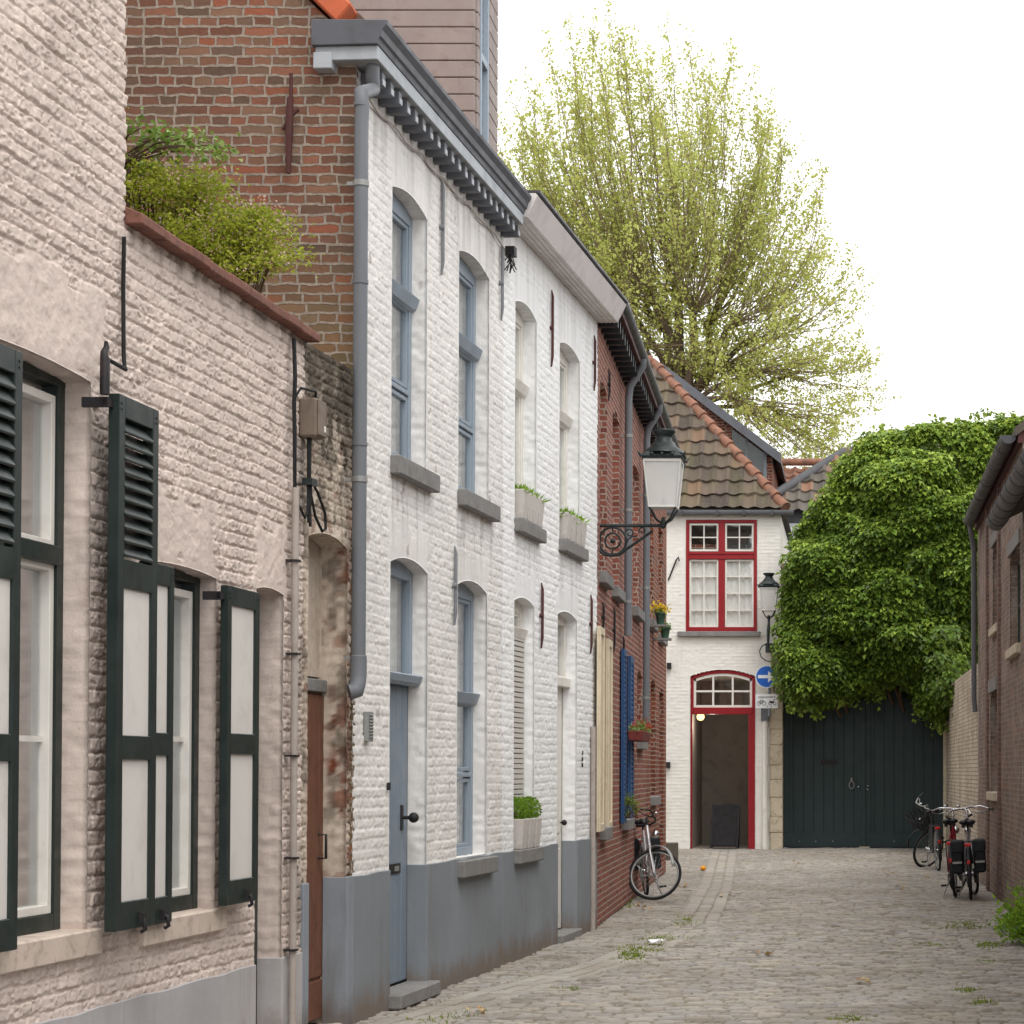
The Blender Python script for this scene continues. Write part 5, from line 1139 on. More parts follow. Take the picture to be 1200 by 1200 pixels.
# ------------------------------------------------------------------ big tree behind the houses
def big_tree():
    YT = 60.0; W0 = lambda x, y, dy=0: np.array(atY(x, y, YT + dy))
    o = thing('tree', 'large spring tree with sparse yellow green leaves rising behind the roofs', 'tree', (W0(800, 430)[0], YT, 0))
    tr = MB(); c = W0(800, 455); tr.tube([(c[0], YT, -.1), (c[0] + .1, YT, 5), (c[0] - .05, YT, 9), tuple(c)], [.42, .33, .26, .18], 12)
    heads = []
    for (x, y, r, dy) in ((735, 360, .13, .6), (765, 352, .17, -.5), (795, 345, .19, .2), (812, 366, .17, -.9), (830, 380, .17, .9), (852, 385, .14, -.4), (872, 402, .12, .5), (752, 402, .15, -.8), (885, 436, .10, -.3), (842, 432, .13, .8), (905, 478, .08, .3), (718, 392, .12, 0), (858, 466, .10, -.6), (780, 385, .17, 1.0), (700, 352, .10, -.3), (925, 440, .08, .4)):
        q = W0(x, y, dy); mid = (np.array(c) * .5 + q * .5) + np.array([RNG.normal() * .18, RNG.normal() * .2, -.2])
        r *= .72; tr.tube([tuple(c - np.array([0, 0, .6])), tuple(mid), tuple(q)], [r * 1.2, r * 1.0, r * .85], 8); tr.ball(tuple(q), r * 1.05, 8, 6, (1, 1, 1.2)); heads.append(q)
        for k in range(6): j = q + RNG.normal(size=3) * r * 1.1; tr.ball(tuple(j), r * .5, 7, 5)
    tr.build('trunk', BARK, o)
    outline = np.array([[578, 165], [598, 122], [640, 92], [662, 62], [700, 32], [730, 38], [760, 46], [800, 34], [822, 48], [845, 66], [868, 96], [900, 118], [932, 140], [960, 196], [967, 240], [977, 288], [1007, 305], [1024, 345], [1024, 395], [1038, 450], [1034, 500], [1004, 548], [960, 572], [900, 562], [860, 500], [780, 430], [700, 330], [640, 250], [594, 215]], float)
    ow = np.array([[W0(x, y)[0], W0(x, y)[2]] for x, y in outline])
    br = MB(); P, D, N, Ls, Ts = [], [], [], [], []
    def leafrow(pts, dens, jit=.09):
        for a, b in zip(pts[:-1], pts[1:]):
            ln = np.linalg.norm(b - a); k = RNG.poisson(ln * dens)
            if k == 0: continue
            tt = RNG.random(k)[:, None]; p = a + (b - a) * tt + RNG.normal(size=(k, 3)) * jit
            P.append(p); D.append(rdir(k, -.25)); N.append(rdir(k, 1.0)); Ls.append(RNG.uniform(.055, .12, k)); Ts.append(np.clip(RNG.normal(.55, .24, k), 0, .94) + (RNG.random(k) > .93) * .06)
    xm, zm = ow.min(0); xM, zM = ow.max(0); ns = 0; tries = 0; cx = W0(800, 300)
    while ns < 480 and tries < 9000:
        tries += 1
        tx, tz = RNG.uniform(xm, xM), RNG.uniform(zm, zM)
        if not inpoly(np.array([tx]), np.array([tz]), ow)[0]: continue
        ed = pdist(np.array([tx]), np.array([tz]), ow)[0]
        if ed > 1.6 and RNG.random() < .5: continue
        dy = RNG.normal() * 1.1 * math.sqrt(1 + ed * 1.5); t3 = np.array([tx, YT + dy, tz])
        c0 = W0(800, 440); dr_ = (t3 - c0) * np.array([1, .3, 1]); dr_ /= np.linalg.norm(dr_)
        def off_(h):
            w_ = (h - c0) * np.array([1, .3, 1]); al = w_ @ dr_
            return np.linalg.norm(w_ - al * dr_) + (2 if al > np.linalg.norm(t3 - c0) - .8 else 0) + max(0, h[2] - tz) * .6
        hd = heads[np.argmin([off_(h) + RNG.random() * .9 for h in heads])]
        v = t3 - hd; ln = np.linalg.norm(v)
        if ln < .8: continue
        lat = np.array([v[0], v[1], 0]); side = lat * .17 + np.array([RNG.normal() * .04, 0, -.05]) * ln + np.array([RNG.normal(), RNG.normal(), 0]) * .03 * ln
        pts = [hd + v * s + side * math.sin(math.pi * s) + RNG.normal(size=3) * .06 * (0 < s < 1) for s in np.linspace(0, 1, 8)]
        r0 = .005 + .0025 * ln
        br.tube([tuple(p) for p in pts], [r0 * (1 - .85 * s) + .003 for s in np.linspace(0, 1, 8)], 5, cap=False); ns += 1
        leafrow(pts[2:], 7, .12); leafrow(pts[5:], 15, .1)
        tip = pts[-1] + np.array([RNG.normal() * .05, 0, RNG.uniform(.15, .45)]); br.tube([tuple(pts[-1]), tuple(tip)], [.004, .002], 3, cap=False); leafrow([pts[-1], tip], 30, .06)
        for k in range(int(2.6 * ln)):
            s = RNG.uniform(.2, .97); i = int(s * 7); p0 = pts[i] + (pts[min(i + 1, 7)] - pts[i]) * (s * 7 - i)
            dv = v / ln * .55 + rdir(1)[0] * .7 + np.array([0, 0, .42]); l2 = RNG.uniform(.3, .95) * (1.15 - s * .45); e2 = p0 + dv * l2
            if not inpoly(np.array([e2[0]]), np.array([e2[2]]), ow)[0] and RNG.random() > .35: continue
            mid = (p0 + e2) / 2 + RNG.normal(size=3) * .05; br.tube([tuple(p0), tuple(mid), tuple(e2)], [.006, .005, .0025], 3, cap=False)
            leafrow([p0 + (mid - p0) * .4, mid, e2], 18, .085)
    br.build('branches', simple('tree_twig', (126, 110, 88), .9, .2, 6, 0), o)
    for h in heads + [np.array(c), np.array(c) + np.array([.3, 0, .6])]:
        k = 230; v = rdir(k, .1); P.append(h + v * RNG.uniform(.12, .75, k)[:, None]); D.append(rdir(k, -.2)); N.append(rdir(k, 1)); Ls.append(RNG.uniform(.07, .13, k)); Ts.append(RNG.uniform(0, .7, k))
    P, D, N, Ls, Ts = [np.concatenate(a) for a in (P, D, N, Ls, Ts)]
    print('tree leaves', len(P), 'shoots', ns)
    leaves('crown', P, D, N, Ls, Ls * .85, Ts, L_TREE, o)
big_tree()
# ------------------------------------------------------------------ shrub behind the coping
def shrub():
    YS = 12.35; q = lambda x, y, dy=0: np.array(atY(x, y, YS + dy))
    o = thing('shrub', 'yellow green shrub with small pink blossoms above the clay coping', 'shrub', tuple(q(215, 330)[:2]) + (3.05,))
    blobs = [(180, 225, 46), (215, 235, 44), (250, 262, 48), (285, 278, 46), (312, 296, 34), (190, 270, 44), (230, 290, 40), (275, 312, 30), (225, 215, 30), (160, 210, 30), (300, 262, 26)]
    base = q(215, 345, .1); base[2] = 3.05; st = MB(); P, D, N, Ls, Ts = [], [], [], [], []; PP = []
    for (x, y, r) in blobs:
        for k in range(26):
            a = random.random() * 6.28; rr = r * math.sqrt(random.random()); e = q(x + rr * math.cos(a), y + rr * .62 * math.sin(a), RNG.normal() * .16)
            cb_ = q(x, y + r * .4); s_ = base + (cb_ - base) * .7 + RNG.normal(size=3) * .03; mm = cb_ * .6 + e * .4 + RNG.normal(size=3) * .02
            if k % 3 == 0: st.tube([tuple(base), tuple(s_), tuple(mm), tuple(e)], [.010, .006, .003, .0015], 4, cap=False)
            m_ = 46; tier = np.array([1, 1, .30]) * .07; p = e + RNG.normal(size=(m_, 3)) * tier
            P.append(p); D.append(rdir(m_) * np.array([1, 1, .5])); N.append(rdir(m_, 1.4)); Ls.append(RNG.uniform(.018, .034, m_)); Ts.append(np.clip(RNG.normal(.5, .25, m_), 0, 1))
            if random.random() < (.75 if x > 240 or y < 230 else .35): PP.append(e + RNG.normal(size=(9, 3)) * .035 + np.array([.03, 0, .03]))
    st.build('stems', TWIG, o)
    P, D, N, Ls, Ts = [np.concatenate(a) for a in (P, D, N, Ls, Ts)]; leaves('foliage', P, D, N, Ls, Ls * .6, Ts, L_SHRUB, o)
    PP = np.concatenate(PP); n = len(PP); s_ = RNG.uniform(.012, .022, n); leaves('blossom', PP, rdir(n), rdir(n, .6), s_, s_ * .8, RNG.random(n), L_PINK, o)
    o2 = thing('leafy_branch', 'branch of broad pale green leaves at the corner of the tall cream house', 'plant', tuple(q(160, 190)[:2]) + (3.05,))
    st = MB(); P, D, N, Ls, Ts = [], [], [], [], []
    b0 = q(140, 330, -.1); b0[2] = 3.05
    for (x, y) in ((165, 150), (185, 155), (205, 158), (225, 162), (245, 170), (258, 178), (158, 170), (175, 175), (200, 172), (160, 195), (185, 160), (235, 172), (150, 142)):
        e = q(x, y, RNG.normal() * .1 - .1); mid = q(142, 200, -.1) + RNG.normal(size=3) * .03
        st.tube([tuple(b0), tuple(mid), tuple((mid + e) / 2 + np.array([0, 0, .05])), tuple(e)], [.014, .01, .006, .003], 5, cap=False)
        m_ = 34; p = e + RNG.normal(size=(m_, 3)) * np.array([.06, .06, .035]); P.append(p); D.append(rdir(m_) * np.array([1, 1, .4]) + np.array([.2, 0, -.3])); N.append(rdir(m_, 1.6)); Ls.append(RNG.uniform(.03, .06, m_)); Ts.append(RNG.uniform(.2, 1, m_) if x > 215 else RNG.uniform(0, .75, m_))
    st.build('stems', TWIG, o2); P, D, N, Ls, Ts = [np.concatenate(a) for a in (P, D, N, Ls, Ts)]; leaves('foliage', P, D, N, Ls, Ls * .62, Ts, L_BROAD, o2)
shrub()
# ------------------------------------------------------------------ bush at the right wall, grass in the joints
def bush(name, label, cat, c, rad, n, size, mat, group=None, blossom=None):
    o = thing(name, label, cat, c, group); st = MB(); cc = np.array(c, float); P = []; D = []; 
    for i in range(n // 24):
        v = rdir(1, .45)[0]; v[2] = abs(v[2]); e = cc + v * np.array(rad) * random.uniform(.5, 1); st.tube([tuple(cc + np.array([v[0], v[1], 0]) * .1), tuple((cc + e) / 2 + RNG.normal(size=3) * .03), tuple(e)], [.006, .004, .002], 4, cap=False)
        P.append(e + RNG.normal(size=(24, 3)) * size * 1.1); D.append(np.tile(v, (24, 1)) + rdir(24) * 1.1)
    P = np.concatenate(P); D = np.concatenate(D); k = len(P); P[:, 2] = np.maximum(P[:, 2], c[2] + .02)
    s_ = RNG.uniform(size * .6, size * 1.3, k); st.build('stems', TWIG, o); leaves('foliage', P, D, rdir(k, 1.2), s_, s_ * .6, RNG.random(k), mat, o)
    if blossom is not None:
        b_ = blossom; k = 24; Pb = np.array(b_) + RNG.normal(size=(k, 3)) * .03; leaves('blossom', Pb, rdir(k), rdir(k, 1), np.full(k, .025), np.full(k, .022), RNG.random(k), L_PURPLE, o)
    return o
L_PURPLE = leafmat('purple_blossom', [(0, (96, 78, 150)), (1, (140, 122, 186))], .2, .6, .2)
bl = gp(1177, 1097); bush('bush', 'bright green leafy bush at the foot of the right wall', 'bush', (1.72, 19.9, .02), (.38, .5, .52), 2600, .05, L_BUSH, blossom=(bl[0], bl[1] + .1, .06))
def tufts(spots, name='grass'):
    P, D, Ls, Ts = [], [], [], []
    for (x, y, rx, ry, n, h) in spots:
        px = RNG.normal(x, rx, n); py = RNG.normal(y, ry, n)
        for a, b in zip(px, py):
            g = gp(a, b); m_ = 5; P.append(np.tile([g[0], g[1], gz_(g[0], g[1]) - .006], (m_, 1)) + RNG.normal(size=(m_, 3)) * np.array([.03, .03, 0])); D.append(rdir(m_, 1.1)); Ls.append(RNG.uniform(.4, 1, m_) * h); Ts.append(RNG.random(m_))
    P, D, Ls, Ts = [np.concatenate(a) for a in (P, D, Ls, Ts)]
    o = leaves(name, P, D, rdir(len(P), .3), Ls, Ls * .16 + .004, Ts, L_GRASS, None, (0, 0, 0)); tag(o, 'short grass and weeds growing in the joints of the stone paving', 'grass', kind='stuff')
tufts([(758, 1110, 16, 3, 130, .045), (785, 1099, 22, 2, 130, .04), (742, 1118, 8, 4, 90, .05), (805, 1078, 8, 3, 60, .04), (850, 1096, 30, 2, 60, .035), (890, 1074, 14, 1.6, 80, .04), (997, 1072, 10, 1.5, 50, .04), (1128, 1085, 14, 2.5, 130, .05), (1160, 1107, 8, 2, 70, .05), (1090, 1106, 16, 1.5, 40, .04), (668, 1157, 8, 2, 36, .04), (994, 1195, 10, 2, 50, .04), (725, 1052, 8, 6, 140, .07), (735, 1040, 4, 6, 80, .07), (1150, 1174, 6, 2, 24, .04), (1135, 1160, 8, 2, 30, .04), (520, 1190, 20, 4, 20, .04), (960, 1090, 40, 4, 40, .03), (1157, 1126, 4, 1.5, 20, .04), (700, 1078, 6, 3, 24, .05)])
# moss and weeds at the foot of the brick house
mx = []
# ================================================================== POTS AND FLOWERS
def pot(loc, label, kind, group, h=.25, w=.17, W=WD):
    o = thing('flower_pot', label, 'flower pot', loc, group); m = MB(); m.W = None
    x, y, z = loc; a = math.atan2(W.U[1], W.U[0]); ca, sa = math.cos(a), math.sin(a)
    def rot(p): return (x + p[0] * ca - p[1] * sa, y + p[0] * sa + p[1] * ca, z + p[2])
    b, t = w * .40, w * .5
    vs = [rot(p) for p in ((-b, -b, 0), (b, -b, 0), (b, b, 0), (-b, b, 0), (-t, -t, h), (t, -t, h), (t, t, h), (-t, t, h), (-t * .85, -t * .85, h), (t * .85, -t * .85, h), (t * .85, t * .85, h), (-t * .85, t * .85, h), (-t * .8, -t * .8, h - .03), (t * .8, -t * .8, h - .03), (t * .8, t * .8, h - .03), (-t * .8, t * .8, h - .03))]
    m.add(vs, [(3, 2, 1, 0), (12, 13, 14, 15)] + [(i, (i + 1) % 4, 4 + (i + 1) % 4, 4 + i) for i in range(4)] + [(4 + i, 4 + (i + 1) % 4, 8 + (i + 1) % 4, 8 + i) for i in range(4)] + [(8 + i, 8 + (i + 1) % 4, 12 + (i + 1) % 4, 12 + i) for i in range(4)])
    m.build('pot', M['potgrey'], o, .006)
    if kind == 'grass':
        n = 130; P = np.array(rot((0, 0, h - .03))) + RNG.normal(size=(n, 3)) * np.array([t * .42, t * .42, 0]); L = RNG.uniform(.05, .12, n); leaves('plant', P, rdir(n, 1.1), rdir(n, .2), L, L * .14 + .004, RNG.random(n), L_BUSH, o)
    else:
        n = 900; v = rdir(n); r = .105 * (RNG.random(n) ** .2); P = np.array(rot((0, 0, h + .075))) + v * r[:, None]; L = RNG.uniform(.014, .026, n); leaves('plant', P, v + rdir(n) * .7, rdir(n, .6), L, L * .7, np.clip(RNG.normal(.3, .25, n), 0, 1), L_BUSH, o)
        s = MB(); s.tube([rot((0, 0, h - .04)), rot((0, 0, h + .06))], .02, 6); s.build('stem', TWIG, o)
    return o
M['potgrey'] = simple('pale_concrete', (196, 190, 184), .8, .1, 4, .4, 50, dirt=((140, 132, 124), .6))
ordn = ['nearest', 'second nearest', 'third nearest', 'farthest']
for (o, w, cnt, where) in ((D2o[0], .20, 4, 'upper white window nearer the camera'), (D2o[1], .20, 4, 'upper white window beside the lamp')):
    for k in range(cnt):
        u = o[0] + .13 + k * (o[1] - o[0] - .2) / (cnt - .9)
        pot(WD.pt(u, -.02, o[2] + .002), '%s of four pale grass pots on the %s' % (ordn[k], where), 'grass', 'pots of grass on the upper sills', .25, w)
o = D2o[2]
for k in range(3):
    pot(WD.pt(o[0] + .14 + k * .27, -.02, o[2] + .002), '%s of three pale pots with clipped green balls on the low sill' % ['nearest', 'middle', 'farthest'][k], 'ball', 'pots with clipped balls on the low sill', .26, .2)
# flowers on the brick house
def flowerbox():
    u = WE.u(742, .1, 860); u2 = WE.u(752, .1, 860); z = zE(747, 868, .14)
    o = thing('flower_box', 'dark red flower box with small red flowers on the brick house', 'flower box', WE.pt(u, .1, z)); m = MB(WE)
    m.prism([(u, .05, z), (u, .2, z), (u, .22, z + .12), (u, .03, z + .12)], (u2 - u, 0, 0)); m.build('box', simple('red_plastic', (116, 48, 44), .6), o, .008)
    n = 420; P = np.array([WE.pt(RNG.uniform(u, u2), RNG.uniform(.04, .22), z + .11 + abs(RNG.normal()) * .05) for i in range(n)]); L = RNG.uniform(.02, .05, n); leaves('plant', P, rdir(n, .5), rdir(n, .6), L, L * .7, RNG.random(n), L_BROAD, o)
    n = 120; P = np.array([WE.pt(RNG.uniform(u, u2), RNG.uniform(.06, .25), z + .15 + abs(RNG.normal()) * .05) for i in range(n)]); leaves('blossom', P, rdir(n), rdir(n, .6), np.full(n, .03), np.full(n, .03), RNG.random(n), leafmat('red_blossom', [(0, (150, 30, 36)), (1, (196, 60, 56))], .2), o)
flowerbox()
M['potgreen'] = simple('green_plastic_pot', (62, 92, 74), .5, .1)
for (x, y, lab, col) in ((774, 722, 'dark green pot of yellow flowers on the brick house sill', ((210, 170, 30), (240, 205, 60))), (779.5, 738, 'small dark green pot with little foliage below the yellow flowers', None)):
    u = WE.u(x, .17, 740); z = zE(x, y + 10, .17); p = WE.pt(u, .17, z); o = thing('flower_pot', lab, 'flower pot', p)
    m = MB(); m.lathe(p, [(.05, 0), (.07, .14), (.078, .145), (.078, .17), (.065, .17), (.06, .14)], 14); m.build('pot', M['potgreen'], o)
    m = MB(WE); m.box((u - .1, .0, z - .03), (u + .1, .26, z - .002)); m.build('bracket', M['stone'], o)
    n = 120; P = np.array(p) + np.array([0, 0, .16]) + RNG.normal(size=(n, 3)) * np.array([.035, .035, .02]); L = RNG.uniform(.03, .07, n); leaves('plant', P, rdir(n, .6), rdir(n, .6), L, L * .5, RNG.random(n), L_BROAD, o)
    if col:
        n = 80; P = np.array(p) + np.array([0, 0, .23]) + RNG.normal(size=(n, 3)) * np.array([.05, .05, .03]); leaves('blossom', P, rdir(n), rdir(n, .8), np.full(n, .05), np.full(n, .045), RNG.random(n), leafmat('yellow_blossom', [(0, col[0]), (1, col[1])], .3), o)
p = WE.pt(WE.u(737, .1, 935), .12, zE(737, 958, .1)); bush('window_plant', 'small green plant in front of the bright blue shutter', 'plant', p, (.1, .1, .32), 300, .03, L_GRASS)
# ================================================================== LAMPS
LW = simple('lamp_white_rim', (206, 204, 200), .5, .05)
def lantern(par, c, s=1.0, ph=math.pi / 4):
    """square tapering lantern, underside of the glass at c"""
    k = 1.4142 * s; x, y, z = c
    g = MB(); g.lathe(c, [(.145 * k, .02 * s), (.20 * k, .52 * s)], 4, False, ph); ln = g.build('lantern_glass', M['glassfog'], par)
    f = MB(); f.lathe(c, [(.16 * k, 0), (.16 * k, .022 * s)], 4, False, ph); f.lathe((x, y, z + .515 * s), [(.212 * k, 0), (.212 * k, .03 * s)], 4, False, ph)
    for i in range(4):
        a = ph + i * math.pi / 2; f.tube([(x + .155 * k * math.cos(a), y + .155 * k * math.sin(a), z + .01 * s), (x + .208 * k * math.cos(a), y + .208 * k * math.sin(a), z + .53 * s)], .011 * s, 6)
    f.build('lantern_frame', LW, par)
    t_ = MB(); z2 = z + .545 * s
    t_.lathe((x, y, z2), [(.222 * k, 0), (.235 * k, .03 * s), (.20 * k, .06 * s), (.185 * k, .085 * s)], 4, False, ph)
    t_.lathe((x, y, z2 + .08 * s), [(.24 * s, 0), (.225 * s, .03 * s), (.15 * s, .08 * s), (.12 * s, .13 * s), (.095 * s, .15 * s), (.10 * s, .165 * s), (.085 * s, .18 * s), (.095 * s, .2 * s), (.135 * s, .245 * s), (.14 * s, .27 * s), (.06 * s, .28 * s)], 20)
    for i in range(4):
        for j in (-.5, .0, .5):
            a = ph + i * math.pi / 2; b = a + math.pi / 2; u = (j + 1) / 2
            px = .232 * k * ((1 - u) * math.cos(a) + u * math.cos(b)); py = .232 * k * ((1 - u) * math.sin(a) + u * math.sin(b)); t_.ball((x + px, y + py, z2 + .05 * s), .022 * s, 6, 5)
        a = ph + i * math.pi / 2; t_.tube([(x + .235 * k * math.cos(a), y + .235 * k * math.sin(a), z2 + .02 * s), (x + .27 * k * math.cos(a), y + .27 * k * math.sin(a), z2 + .07 * s)], [.018 * s, .006 * s], 6)
    t_.build('lantern_roof', M['lampgreen'], par)
    b = MB(); b.lathe((x, y, z - .2 * s), [(.022 * s, 0), (.045 * s, .02 * s), (.03 * s, .05 * s), (.02 * s, .1 * s)], 10)
    for i in range(4):
        a = ph + i * math.pi / 2; c_, s_ = math.cos(a), math.sin(a)
        b.tube([(x + .15 * k * c_, y + .15 * k * s_, z), (x + .12 * k * c_, y + .12 * k * s_, z - .05 * s), (x + .085 * k * c_, y + .085 * k * s_, z - .12 * s), (x + .03 * s * c_, y + .03 * s * s_, z - .17 * s)], .012 * s, 6)
    b.lathe((x, y, z + .02 * s), [(.05 * s, 0), (.04 * s, .06 * s), (.02 * s, .1 * s)], 10); b.build('lantern_cradle', M['lampgreen'], par)
YLm = 22.3
hb_ = np.array(atY(777.5, 616, YLm)); wl = np.array(atY(700.5, 616, YLm))
LA = thing('street_lamp', 'large ornate black lantern on a scrolled bracket fixed to the white house corner', 'street lamp', tuple(wl), 'old lanterns on wall brackets')
lantern(LA, (hb_[0], YLm, hb_[2] + .18), .92)
m = MB(); q = lambda x, y: tuple(atY(x, y, YLm))
m.tube([q(699, 616), q(778, 616)], .018, 8); m.ball(q(777, 616), .035, 8, 6); m.box(np.array(q(699.5, 652)) + np.array([0, -.04, 0]), np.array(q(702.5, 610)) + np.array([0, .04, 0]))
def spiral(cx_, cy_, r0, r1, a0, a1, k=26): return [q(cx_ + (r0 + (r1 - r0) * i / k) * math.cos(a0 + (a1 - a0) * i / k), cy_ + (r0 + (r1 - r0) * i / k) * math.sin(a0 + (a1 - a0) * i / k)) for i in range(k + 1)]
m.tube([q(702, 645), q(708, 650), q(716, 651), q(726, 650), q(735, 643), q(748, 634), q(765, 622)], .016, 6)
m.tube(spiral(718, 634, 16, 16, 0, 6.28), .013, 6); m.tube(spiral(718, 634, 9, 9, 0, 6.28), .011, 6); m.ball(q(718, 634), .028, 8, 6)
m.tube(spiral(738, 625, 6, 2, 2.5, 9.5), .009, 6); m.tube(spiral(753, 622, 4.5, 1.5, 2.5, 9.5), .008, 6); m.tube([q(733, 640), q(736, 632), q(741, 629), q(747, 628)], .009, 6); m.tube([q(708, 620), q(704, 627), q(703, 637)], .009, 6); m.tube([q(718, 617), q(718, 624)], .009, 6); m.tube([q(718, 643), q(717, 650)], .009, 6)
m.build('bracket', M['lampgreen'], LA)
YL2 = 40.2
l2 = np.array(atY(901, 716, YL2)); LB = thing('street_lamp', 'smaller black lantern on a stem on the back house wall next to the ivy', 'street lamp', (l2[0], YB, l2[2]), 'old lanterns on wall brackets')
lantern(LB, (l2[0], YL2, l2[2]), .80)
m = MB(); q = lambda x, y: tuple(atY(x, y, YL2)); m.tube([q(901, 722), q(901, 730), q(900.5, 738), q(900, 758)], [.03, .022, .034, .02], 8); m.tube([q(900, 756), (l2[0], YB - .01, q(900, 756)[2])], .03, 8); m.box(np.array(q(897, 764)) + np.array([0, .0, 0]), np.array(q(909, 754)) + np.array([0, .4, 0]))
m.tube([q(899, 754), q(893, 757), q(890, 763), q(892, 770), q(897, 774), q(904, 776)], .012, 6); m.tube([q(906, 764), q(907, 812)], .012, 6); m.build('bracket', M['lampgreen'], LB)
# ================================================================== SIGNS
MB_ = simple('sign_blue', (28, 96, 190), .4, .04, 3, 0); MW_ = simple('sign_white', (232, 234, 236), .4, .03, 3, 0, dirt=((200, 200, 198), .3))
YSg = 40.3; sc_ = np.array(atY(898.5, 793, YSg)); R_ = 13.2 * YSg / F
SG = thing('road_sign', 'round blue road sign with a white arrow, half covered by ivy', 'sign', (sc_[0], YSg, sc_[2]))
Wsg = Wall((sc_[0], YSg), (1, 0)); Wsg.N = (0, -1); RX = Matrix.Rotation(math.pi / 2, 3, 'X')
def disc(r, n0, n1, seg=40):
    m = MB(Wsg); m.prism([(r * math.cos(2 * math.pi * i / seg), n0, sc_[2] + r * math.sin(2 * math.pi * i / seg)) for i in range(seg)], (0, n1 - n0, 0)); return m
disc(R_, 0, .012).build('plate', MW_, SG); disc(R_ * .93, .012, .0145).build('blue_field', MB_, SG)
m = MB(Wsg); h = R_ * .14; z = sc_[2]; m.prism([(-R_ * .78, .0146, z - h), (R_ * .12, .0146, z - h), (R_ * .12, .0146, z - R_ * .52), (R_ * .74, .0146, z), (R_ * .12, .0146, z + R_ * .52), (R_ * .12, .0146, z + h), (-R_ * .78, .0146, z + h)], (0, .0025, 0)); m.build('arrow', MW_, SG)
m = MB(Wsg); m.tube([(.05, -.03, sc_[2] - .75), (.05, -.03, sc_[2] + .2)], .028, 10); m.box((.0, -.3, sc_[2] - .03), (.06, -.0, sc_[2] + .0)); m.build('post', M['zinc'], SG)
pa, pb = atY(885.5, 830, YSg), atY(911.5, 813.5, YSg)
SP_ = thing('sign_plate', 'small white notice plate below the round blue sign', 'sign', ((pa[0] + pb[0]) / 2, YSg, pa[2]))
xo = sc_[0]; m = MB(Wsg); m.box((pa[0] - xo, 0, pa[2]), (pb[0] - xo, .01, pb[2])); m.build('plate', MW_, SP_, .003)
def text(body, size, loc, mat, par, name='lettering'):
    cu = bpy.data.curves.new(name, 'FONT'); cu.body = body; cu.size = size; cu.align_x = 'CENTER'; cu.align_y = 'CENTER'; cu.extrude = .0008
    tmp = bpy.data.objects.new(name + '_src', cu); COL.objects.link(tmp); dg = bpy.context.evaluated_depsgraph_get(); me = bpy.data.meshes.new_from_object(tmp.evaluated_get(dg)); bpy.data.objects.remove(tmp)
    off = OFF[par.name]; me.transform(Matrix.Translation(Vector(loc) - Vector(off)) @ Matrix.Rotation(math.pi / 2, 4, 'X')); me.materials.clear()
    return link_mesh(name, me, mat, par, off)
cxp = (pa[0] + pb[0]) / 2; hp = pb[2] - pa[2]
text('uitgezonderd', .062, (cxp, YSg - .0112, pa[2] + hp * .80), M['black'], SP_)
m = MB(Wsg); zc_ = pa[2] + hp * .42; c_ = cxp - xo
def ring(x, z, r): m.tube([(x + r * math.cos(i * .5236), .012, z + r * math.sin(i * .5236)) for i in range(12)], .004, 4, closed=True)
for x in (-.15, -.05): ring(c_ + x, zc_ - .02, .036)
for a, b in (((-.15, -.02), (-.115, .035)), ((-.115, .035), (-.065, .035)), ((-.065, .035), (-.05, -.02)), ((-.1, -.02), (-.065, .035)), ((-.15, -.02), (-.1, -.02)), ((-.1, -.02), (-.12, .05))): m.tube([(c_ + a[0], .012, zc_ + a[1]), (c_ + b[0], .012, zc_ + b[1])], .004, 4)
for x in (.06, .15): ring(c_ + x, zc_ - .025, .026)
m.prism([(c_ + .05, .011, zc_ - .01), (c_ + .12, .011, zc_ - .02), (c_ + .15, .011, zc_ + .05), (c_ + .11, .011, zc_ + .02), (c_ + .05, .011, zc_ + .03)], (0, .002, 0))
m.tube([(c_ + .15, .012, zc_ + .05), (c_ + .13, .012, zc_ + .058)], .005, 4); m.build('symbols', M['black'], SP_)
text('A   B', .05, (cxp + .05, YSg - .0112, pa[2] + hp * .13), M['black'], SP_, 'class_letters')
# A-board and the lit lamp in the passage
AB = thing('chalkboard', 'black folding chalkboard standing in the open red doorway', 'chalkboard', (bx(848), YB + .3, .12))
m = MB(); a0, a1 = bx(831), bx(866); y0 = YB + .22
for (s, yb, yt) in ((0, y0, y0 + .2), (1, y0 + .5, y0 + .22)):
    for (xa1, xa2) in ((a0, a0 + .04), (a1 - .07, a1 - .03)): m.prism([(xa1, yb, .125), (xa2, yb, .125), (xa2 + .04, yt, .97), (xa1 + .04, yt, .97)], (0, .03, 0))
    m.prism([(a0 + .04, yb, .16), (a1 - .07, yb, .16), (a1 - .07, yb, .21), (a0 + .04, yb, .21)], (0, .03, 0))
fr_ = m.build('frame', M['black'], AB, .004)
m = MB(); m.prism([(a0 + .045, y0 + .01, .21), (a1 - .065, y0 + .01, .21), (a1 - .035, y0 + .205, .96), (a0 + .075, y0 + .205, .96)], (0, .015, 0)); m.build('board', simple('slate_black', (34, 33, 34), .8, .15, 3), AB)
LL = thing('hall_lamp', 'small lit warm lamp hanging inside the red doorway', 'lamp', atY(821, 838, YB + .45))
c_ = atY(821, 840, YB + .45); m = MB(); m.ball(c_, .075, 12, 8); m.build('globe', emit('lit_globe', (1, .62, .25), 2.2), LL)
pl = bpy.data.lights.new('hall_light', 'POINT'); pl.energy = 9; pl.color = (1, .86, .7); pl.shadow_soft_size = .08; po = bpy.data.objects.new('hall_light', pl); COL.objects.link(po); po.location = (c_[0] + .2, c_[1] + .25, c_[2] - .15)
